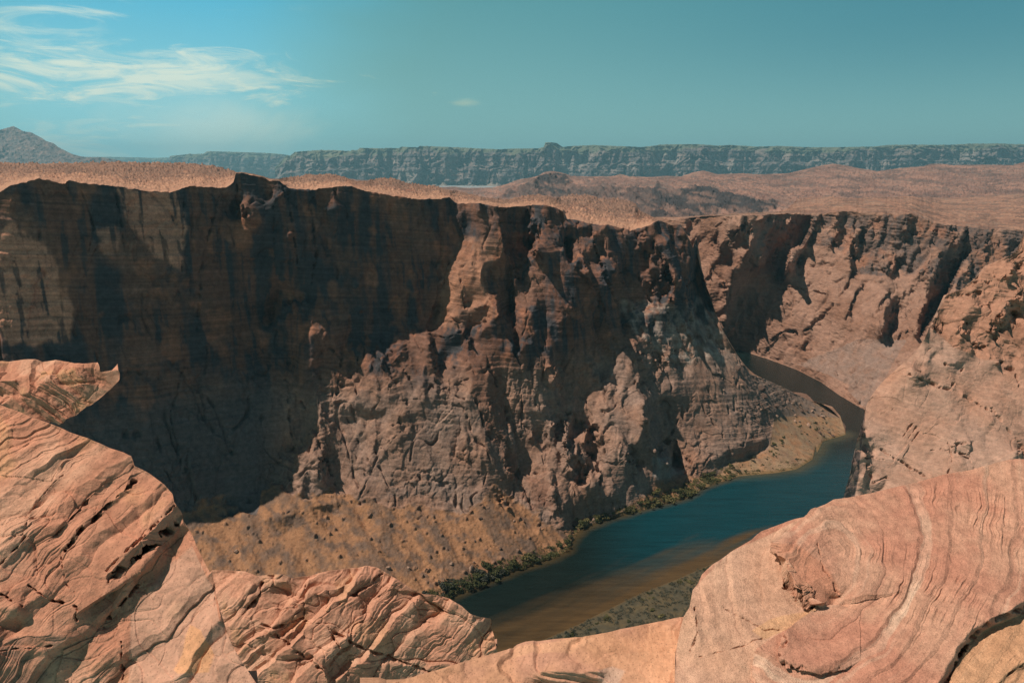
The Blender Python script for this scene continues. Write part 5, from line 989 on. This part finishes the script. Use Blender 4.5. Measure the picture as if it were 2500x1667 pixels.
def leaf_mat(name, a, b_):
    m, nt, b = new_mat(name)
    oi = nd(nt, 'ShaderNodeObjectInfo'); tc = nd(nt, 'ShaderNodeTexCoord')
    n = nd(nt, 'ShaderNodeTexNoise', inp={'Vector': tc.outputs['Object'], 'Scale': 1.3, 'Detail': 3.})
    f = math_(nt, 'ADD', math_(nt, 'MULTIPLY', oi.outputs['Random'], .6), math_(nt, 'MULTIPLY', n.outputs[0], .6), clamp=True)
    nt.links.new(mixc(nt, f, a, b_), b.inputs['Base Color']); b.inputs['Roughness'].default_value = .8; b.inputs['Specular IOR Level'].default_value = .1
    return m
M_DARK = leaf_mat('dark_shrub_leaves', (.035, .040, .018, 1), (.085, .085, .035, 1))
M_OLIVE = leaf_mat('olive_shrub_leaves', (.075, .075, .03, 1), (.17, .14, .06, 1))
M_GREY = leaf_mat('grey_shrub_leaves', (.035, .038, .03, 1), (.08, .078, .055, 1))
def clump_arrays(n, r, sd):
    g = np.random.default_rng(sd)
    nl = 5; cen = g.normal(size=(nl, 3))*np.array([.45, .45, .22]); cen[:, 2] = np.abs(cen[:, 2])+.35
    k = g.integers(0, nl, n); d = g.normal(size=(n, 3)); d /= np.linalg.norm(d, axis=1)[:, None]
    c = (cen[k]+d*np.array([.42, .42, .34])*(.55+.45*g.random(n))[:, None])
    c[:, 2] = np.maximum(c[:, 2], .03)
    u = g.normal(size=(n, 3)); u /= np.linalg.norm(u, axis=1)[:, None]; v = np.cross(u, g.normal(size=(n, 3))); v /= np.linalg.norm(v, axis=1)[:, None]
    sz = (.10+.10*g.random(n))[:, None]
    q = np.stack([c-u*sz, c+v*sz*.7, c+u*sz, c-v*sz*.7], 1)*r
    return q
def quads_mesh(name, Q, mat):
    n = len(Q); me = bpy.data.meshes.new(name); me.vertices.add(n*4); me.vertices.foreach_set('co', Q.reshape(-1).astype(np.float32))
    me.loops.add(n*4); me.loops.foreach_set('vertex_index', np.arange(n*4, dtype=np.int32)); me.polygons.add(n); me.polygons.foreach_set('loop_start', np.arange(n, dtype=np.int32)*4)
    me.update(calc_edges=True); me.materials.append(mat); return me
SH = {k: [quads_mesh('shrub', clump_arrays(240, 1., 10*i+j), mt_) for j in range(4)] for i, (k, mt_) in enumerate((('dark', M_DARK), ('olive', M_OLIVE), ('grey', M_GREY)))}
def stem_mesh():
    bm = bmesh.new()
    for a in range(5):
        an = a*1.26; bmesh.ops.create_cone(bm, cap_ends=True, segments=5, radius1=.03, radius2=.012, depth=.8, matrix=mathutils.Matrix.Translation((math.cos(an)*.15, math.sin(an)*.15, .3))@mathutils.Matrix.Rotation(.45, 4, (-math.sin(an), math.cos(an), 0)))
    me = bpy.data.meshes.new('stem'); bm.to_mesh(me); bm.free(); me.materials.append(M_BARK); return me
import bmesh, mathutils
M_BARK = leaf_mat('bark', (.08, .06, .045, 1), (.12, .09, .07, 1))
nshrub = 0
def shrub(p, r, kind, label, group):
    global nshrub
    o = bpy.data.objects.new('shrub', SH[kind][int(rs.integers(4))]); C.objects.link(o)
    o.location = p; o.rotation_euler = (0, 0, rs.random()*6.28); o.scale = (r*(.9+.3*rs.random()), r*(.9+.3*rs.random()), r*(.75+.35*rs.random()))
    o['label'] = label; o['category'] = 'shrub'; o['group'] = group; nshrub += 1
def along(x0, x1, n, d0, d1, r0, r1, kinds, label, group):
    for _ in range(n):
        x = x0+(x1-x0)*rs.random(); y = bankf(x)-(d0+(d1-d0)*rs.random()**1.5)
        p, nn = pick(BIG5, x, y); shrub(p-np.array([0, 0, .15]), r0+(r1-r0)*rs.random()**1.6, kinds[int(rs.integers(len(kinds)))], label, group)
GA = 'shrubs along the far bank below the talus'
along(412, 500, 62, .8, 15, 2.2, 6.0, ['dark', 'dark', 'grey'], 'dark green shrub in the thicket where the talus fans meet the river', GA)
along(495, 570, 42, .8, 10, 1.6, 4.4, ['dark', 'olive'], 'dark green shrub in the thicket where the talus fans meet the river', GA)
along(572, 640, 26, .8, 8, 2., 5., ['dark', 'olive', 'olive'], 'olive shrub at the water line below the central cliff foot', 'shrubs under the central cliff')
along(638, 735, 60, .8, 14, 2., 5., ['olive', 'olive', 'dark'], 'olive shrub in the green strip along the bank left of the gravel bar', 'shrubs in the bank strip left of the bar')
for _ in range(60):
    x = 735+100*rs.random(); y = float(np.interp(x, [735, 760, 800, 840], [470, 452, 425, 415]))+(bankf(x)-np.interp(x, [735, 760, 800, 840], [470, 452, 425, 415]))*rs.random()**1.7*.9
    p, nn = pick(BIG5, x, y); shrub(p-np.array([0, 0, .1]), .8+1.9*rs.random()**2, ['olive', 'dark', 'grey'][int(rs.integers(3))], 'low olive shrub scattered on the tan gravel bar at the river bend', 'shrubs on the gravel bar')
for _ in range(44):
    x = 500+240*rs.random(); y = nearf(x)+1.5+(10 if rs.random() < .4 else 45)*rs.random()
    p, nn = pick(BIGN, x, y); shrub(p-np.array([0, 0, .1]), 1.4+1.6*rs.random()**2, ['grey', 'dark', 'olive'][int(rs.integers(3))], 'grey green shrub on the near bank behind the foreground rocks', 'shrubs on the near bank')
# ground cover too dense to count
def scrub(name, pts, rad, mat, per=26, sd=5):
    base = [clump_arrays(per, 1., sd+k) for k in range(6)]; g = np.random.default_rng(sd); Q = []
    for p, r in zip(pts, rad): Q.append(base[int(g.integers(6))]*np.array([r, r, r*.8])+np.asarray(p)[None, None]-np.array([0, 0, .05]))
    me = quads_mesh(name, np.concatenate(Q), mat); o = bpy.data.objects.new(name, me); C.objects.link(o); o['kind'] = 'stuff'
pts, rad = [], []
dens = lambda x, y: perlin(np.array([[x/14., y/9., 2.]]))[0]
while len(pts) < 2600:
    x = 470+300*rs.random(); y = nearf(x)+1+95*rs.random()**1.2
    grassy = y > nearf(x)+2 and (dens(x, y) > -.35)
    if not grassy: continue
    p, nn = pick(BIGN, x, y); pts.append(p); rad.append(.9+1.3*rs.random())
scrub('scrub', pts, rad, M_GREY, 40, 40)
pts, rad = [], []
while len(pts) < 2600:                                        # tufts dotted over the talus fans and the bar
    x = 160+680*rs.random(); y0 = float(talus_line(x)); y1 = float(bankf(x))
    if y1-y0 < 4: continue
    y = y0+(y1-y0)*rs.random()
    if dens(x*1.3, y*1.3) < -.15 and rs.random() < .8: continue
    p, nn = pick(BIG5, x, y); pts.append(p); rad.append(.35+.75*rs.random()**2*(1.6 if y > y1-14 else 1))
scrub('scrub', pts, rad, M_DARK, 22, 50)
pts, rad = [], []
for (prow_, PP), n, rr in ((PL5, 1500, 1.), (PL4, 900, 1.4)):
    k = 0
    while k < n:
        i = int(rs.integers(3, PP.shape[0])); j = int(rs.integers(0, PP.shape[1]))
        if dens(prow_[j]/1.4, i/2.) < .0 and rs.random() < .75: continue
        k += 1; p = PP[i, j]; pts.append(p); rad.append(rr*(.3+.55*rs.random())*min(1.8, p[1]/800))
scrub('scrub', pts, rad, M_DARK, 18, 60)
pts, rad = [], []
for x0, x1, dd, n in ((405, 570, 13, 420), (575, 640, 7, 130), (640, 738, 13, 380), (738, 840, 9, 60)):
    for _ in range(n):
        x = x0+(x1-x0)*rs.random(); y = bankf(x)-.6-dd*rs.random()**1.3
        p, nn = pick(BIG5, x, y); pts.append(p); rad.append(.9+1.6*rs.random())
scrub('scrub', pts, rad, M_OLIVE, 34, 80)
# boulders
M_BO = rock_mat('boulder_rock', 1.5, 1., contrast=.5)
def boulder_mesh(sd, dark):
    bm = bmesh.new(); bmesh.ops.create_icosphere(bm, subdivisions=4, radius=1)
    co = np.array([v.co[:] for v in bm.verts])
    g = np.random.default_rng(sd)
    for _ in range(14):                                       # split along joint planes, then weather
        n = g.normal(size=3); n /= np.linalg.norm(n); d = .55+.28*g.random(); t = (co*n).sum(1)-d
        co = co-np.where(t > 0, t*.94, 0)[:, None]*n
    nn = co/np.linalg.norm(co, axis=1)[:, None]
    co = co+nn*(fbm(co*1.6+sd, 4)*.13+strata(co[:, 2], [(.3, .05)], sd))[:, None]
    for v, c in zip(bm.verts, co): v.co = c*np.array([1.15, .95, .78])
    me = bpy.data.meshes.new('boulder'); bm.to_mesh(me); bm.free(); me.materials.append(M_BO)
    a = me.attributes.new('Col', 'FLOAT_COLOR', 'POINT'); c_ = (.11, .07, .055, 1) if dark else (.30, .19, .14, 1)
    a.data.foreach_set('color', np.tile(np.array(c_, np.float32), len(me.vertices))); return me
BD = [boulder_mesh(k, True) for k in range(3)]; BL = [boulder_mesh(9+k, False) for k in range(3)]
def boulder(p, r, dark, label, group=None):
    o = bpy.data.objects.new('boulder', (BD if dark else BL)[int(rs.integers(3))]); C.objects.link(o)
    o.location = np.asarray(p)+np.array([0, 0, r*.35]); o.rotation_euler = (rs.random()*.5, rs.random()*.5, rs.random()*6.28); o.scale = (r, r*(.8+.3*rs.random()), r*(.8+.3*rs.random()))
    o['label'] = label; o['category'] = 'boulder'
    if group: o['group'] = group
for (x, y), r, lb in ((Z(6, (770, 375))[0], 4.2, 'dark square boulder at the head of the gravel bar, nearest the cliff'), (Z(6, (932, 402))[0], 3.0, 'dark oval boulder standing alone in the middle of the gravel bar'),
                      (Z(6, (680, 262))[0], 5.0, 'dark upper boulder of the pair on the debris slope above the bar'), (Z(6, (700, 305))[0], 3.8, 'dark lower boulder of the pair on the debris slope above the bar'), (Z(6, (525, 135))[0], 4.5, 'dark boulder highest on the debris slope beside the far reach of the river')):
    p, nn = pick(BIG5, x, y); boulder(p, r, True, lb)
for _ in range(46):
    x = 720+115*rs.random(); y = float(np.interp(x, [720, 770, 840], [372, 388, 418]))+(26+.0*x)*rs.random()
    p, nn = pick(BIG5, x, y); boulder(p, .7+2.0*rs.random()**2, rs.random() < .5, 'small rock in the debris slope between the cliff and the far river reach', 'rocks of the debris slope')
for _ in range(55):
    x = 175+360*rs.random(); y = talus_line(x)+(bankf(x)-talus_line(x))*rs.random()
    if dens(x*2, y*2+40) < .05: continue
    p, nn = pick(BIG5, x, y); boulder(p, .8+1.8*rs.random()**2, rs.random() < .4, 'small rock lying on the tan talus fans under the big shadowed wall', 'rocks on the talus fans')
print('shrubs', nshrub, time.time()-T0)

# ================================================================== camera, light
cam = bpy.data.cameras.new('camera'); co = bpy.data.objects.new('camera', cam); C.objects.link(co)
cam.sensor_width = 36; cam.lens = F/1024*36; cam.clip_start = .05; cam.clip_end = 90000
co.rotation_euler = (math.pi/2-PITCH, 0, 0); bpy.context.scene.camera = co
sl = bpy.data.lights.new('sun', 'SUN'); so = bpy.data.objects.new('sun', sl); C.objects.link(so)
sl.energy = 5.0; sl.angle = R(.5); sl.color = (1, .90, .76)
from mathutils import Vector
so.rotation_euler = Vector(SUN).to_track_quat('Z', 'Y').to_euler()
w = bpy.data.worlds.new('World'); bpy.context.scene.world = w; w.use_nodes = True; nt = w.node_tree
bg = nt.nodes['Background']
sk = nt.nodes.new('ShaderNodeTexSky'); sk.sky_type = 'NISHITA'; sk.sun_disc = False; sk.sun_elevation = R(SUN_EL); sk.sun_rotation = R(-SUN_AZ)
sk.ozone_density = 1.5; sk.dust_density = .6
tc = nd(nt, 'ShaderNodeTexCoord'); sep = nd(nt, 'ShaderNodeSeparateXYZ'); nt.links.new(tc.outputs['Generated'], sep.inputs[0])
azn = math_(nt, 'ARCTAN2', sep.outputs[0], sep.outputs[1]); eln = math_(nt, 'ARCSINE', sep.outputs[2])
def smooth(x, a, b):
    u = math_(nt, 'MULTIPLY', math_(nt, 'SUBTRACT', x, a), 1/(b-a), clamp=True)
    return math_(nt, 'MULTIPLY', math_(nt, 'MULTIPLY', u, u), math_(nt, 'SUBTRACT', 3., math_(nt, 'MULTIPLY', u, 2.)))
uv = nt.nodes.new('ShaderNodeCombineXYZ'); nt.links.new(azn, uv.inputs[0]); nt.links.new(eln, uv.inputs[1])
def cl_noise(sx, sy, rot, seed, det=7., ro=.6, dist=.6):
    mp = nd(nt, 'ShaderNodeMapping'); nt.links.new(uv.outputs[0], mp.inputs[0]); mp.inputs['Rotation'].default_value = (0, 0, rot); mp.inputs['Scale'].default_value = (sx, sy, 1); mp.inputs['Location'].default_value = (seed, seed*.7, 0)
    n = nd(nt, 'ShaderNodeTexNoise', inp={'Vector': mp.outputs[0], 'Scale': 1., 'Detail': det, 'Roughness': ro, 'Distortion': dist}); return n.outputs[0]
warpn = cl_noise(3, 8, 0, 5.3, 3., .5, 0.)
warp2 = math_(nt, 'MULTIPLY', math_(nt, 'SUBTRACT', warpn, .5), .55)
blob = lambda a, e, ra, re: math_(nt, 'SUBTRACT', 1., math_(nt, 'SQRT', math_(nt, 'ADD', math_(nt, 'POWER', math_(nt, 'DIVIDE', math_(nt, 'SUBTRACT', azn, a), ra), 2.), math_(nt, 'POWER', math_(nt, 'DIVIDE', math_(nt, 'SUBTRACT', eln, e), re), 2.))))
add = lambda *v: v[0] if len(v) == 1 else math_(nt, 'ADD', v[0], add(*v[1:]))
mul = lambda a, b: math_(nt, 'MULTIPLY', a, b)
# sky colour: Nishita graded towards the clear teal of the photograph, deeper to the right and overhead
grad = mixc(nt, smooth(eln, -.02, .26), (3.9, 8.6, 8.3, 1), (1.5, 5.6, 6.1, 1))
grad = mixc(nt, mul(smooth(azn, -.1, .6), smooth(eln, .0, .2)), grad, (.85, 4.3, 5.3, 1))
sky = mixc(nt, .85, sk.outputs[0], grad)
leftm = mul(math_(nt, 'SUBTRACT', 1., smooth(azn, -.62, -.02)), .8)
sky = mixc(nt, leftm, sky, (3.6, 7.8, 6.3, 1))
bluem = smooth(add(blob(-.46, .16, .34, .42), warp2), -.08, .8)
sky = mixc(nt, mul(bluem, .95), sky, mixc(nt, smooth(eln, .02, .26), (5.2, 11.8, 12.8, 1), (1.0, 7.6, 11.6, 1)))
sky = mixc(nt, smooth(eln, .27, .60), sky, mixc(nt, .5, sk.outputs[0], (0, 0, 0, 1)))
# cirrus
n1 = cl_noise(9, 42, -.12, 3.1, 9., .66, 1.); n2 = cl_noise(11, 38, .25, 8.4, 8., .65, 1.0); n3 = cl_noise(4, 10, 0, 1.7, 6., .6, .5)
band = smooth(add(blob(-.52, .105, .36, .040), mul(math_(nt, 'SUBTRACT', n1, .5), 3.8)), .15, 1.05)
band2 = smooth(add(blob(-.38, .105, .16, .030), mul(math_(nt, 'SUBTRACT', n2, .5), 2.4)), .15, 1.0)
puff = smooth(add(blob(-.36, .045, .17, .06), mul(math_(nt, 'SUBTRACT', n3, .5), 2.8)), .0, 1.0)
topc = smooth(add(blob(-.35, .245, .22, .05), mul(math_(nt, 'SUBTRACT', n3, .5), 2.6)), .25, 1.4)
wisp = mul(smooth(cl_noise(5, 26, .12, 6.2, 8., .62, 1.2), .50, .72), math_(nt, 'SUBTRACT', 1., smooth(azn, -.45, -.22)))
small = smooth(add(blob(-.062, .082, .03, .008), mul(math_(nt, 'SUBTRACT', n2, .5), 1.6)), .1, 1.)
cm_ = math_(nt, 'MAXIMUM', mul(band, .95), math_(nt, 'MAXIMUM', mul(band2, .8), math_(nt, 'MAXIMUM', mul(puff, .55), math_(nt, 'MAXIMUM', mul(topc, .5), math_(nt, 'MAXIMUM', mul(wisp, .8), mul(small, .5))))))
cm_ = mul(cm_, math_(nt, 'SUBTRACT', 1., smooth(eln, .30, .5)))
sky = mixc(nt, cm_, sky, mixc(nt, bluem, (9.6, 11.0, 7.8, 1), (13., 14.6, 12.4, 1)))
nt.links.new(sky, bg.inputs[0]); bg.inputs[1].default_value = .06
# air
hm = bpy.data.materials.new('air'); hm.use_nodes = True; hn = hm.node_tree
for n in list(hn.nodes): hn.nodes.remove(n)
ho = hn.nodes.new('ShaderNodeOutputMaterial'); pv = hn.nodes.new('ShaderNodeVolumePrincipled'); hn.links.new(pv.outputs[0], ho.inputs['Volume'])
pv.inputs['Color'].default_value = (.42, .82, 1., 1); pv.inputs['Density'].default_value = 4.5e-5; pv.inputs['Anisotropy'].default_value = .2
import bmesh
def box_mesh(name, lo, hi, mat):
    bm = bmesh.new(); bmesh.ops.create_cube(bm, size=1)
    for v in bm.verts: v.co = [lo[i] if v.co[i] < 0 else hi[i] for i in range(3)]
    me = bpy.data.meshes.new(name); bm.to_mesh(me); bm.free(); me.materials.append(mat); o = bpy.data.objects.new(name, me); C.objects.link(o); return o
hb = box_mesh('haze', (-26000, -300, WATER-7), (26000, 27000, 700), hm); hb['kind'] = 'stuff'
sc = bpy.context.scene
sc.view_settings.view_transform = 'Standard'; sc.view_settings.look = 'None'
sc.cycles.max_bounces = 5; sc.cycles.diffuse_bounces = 2; sc.cycles.use_denoising = True; sc.cycles.denoising_prefilter = 'NONE'
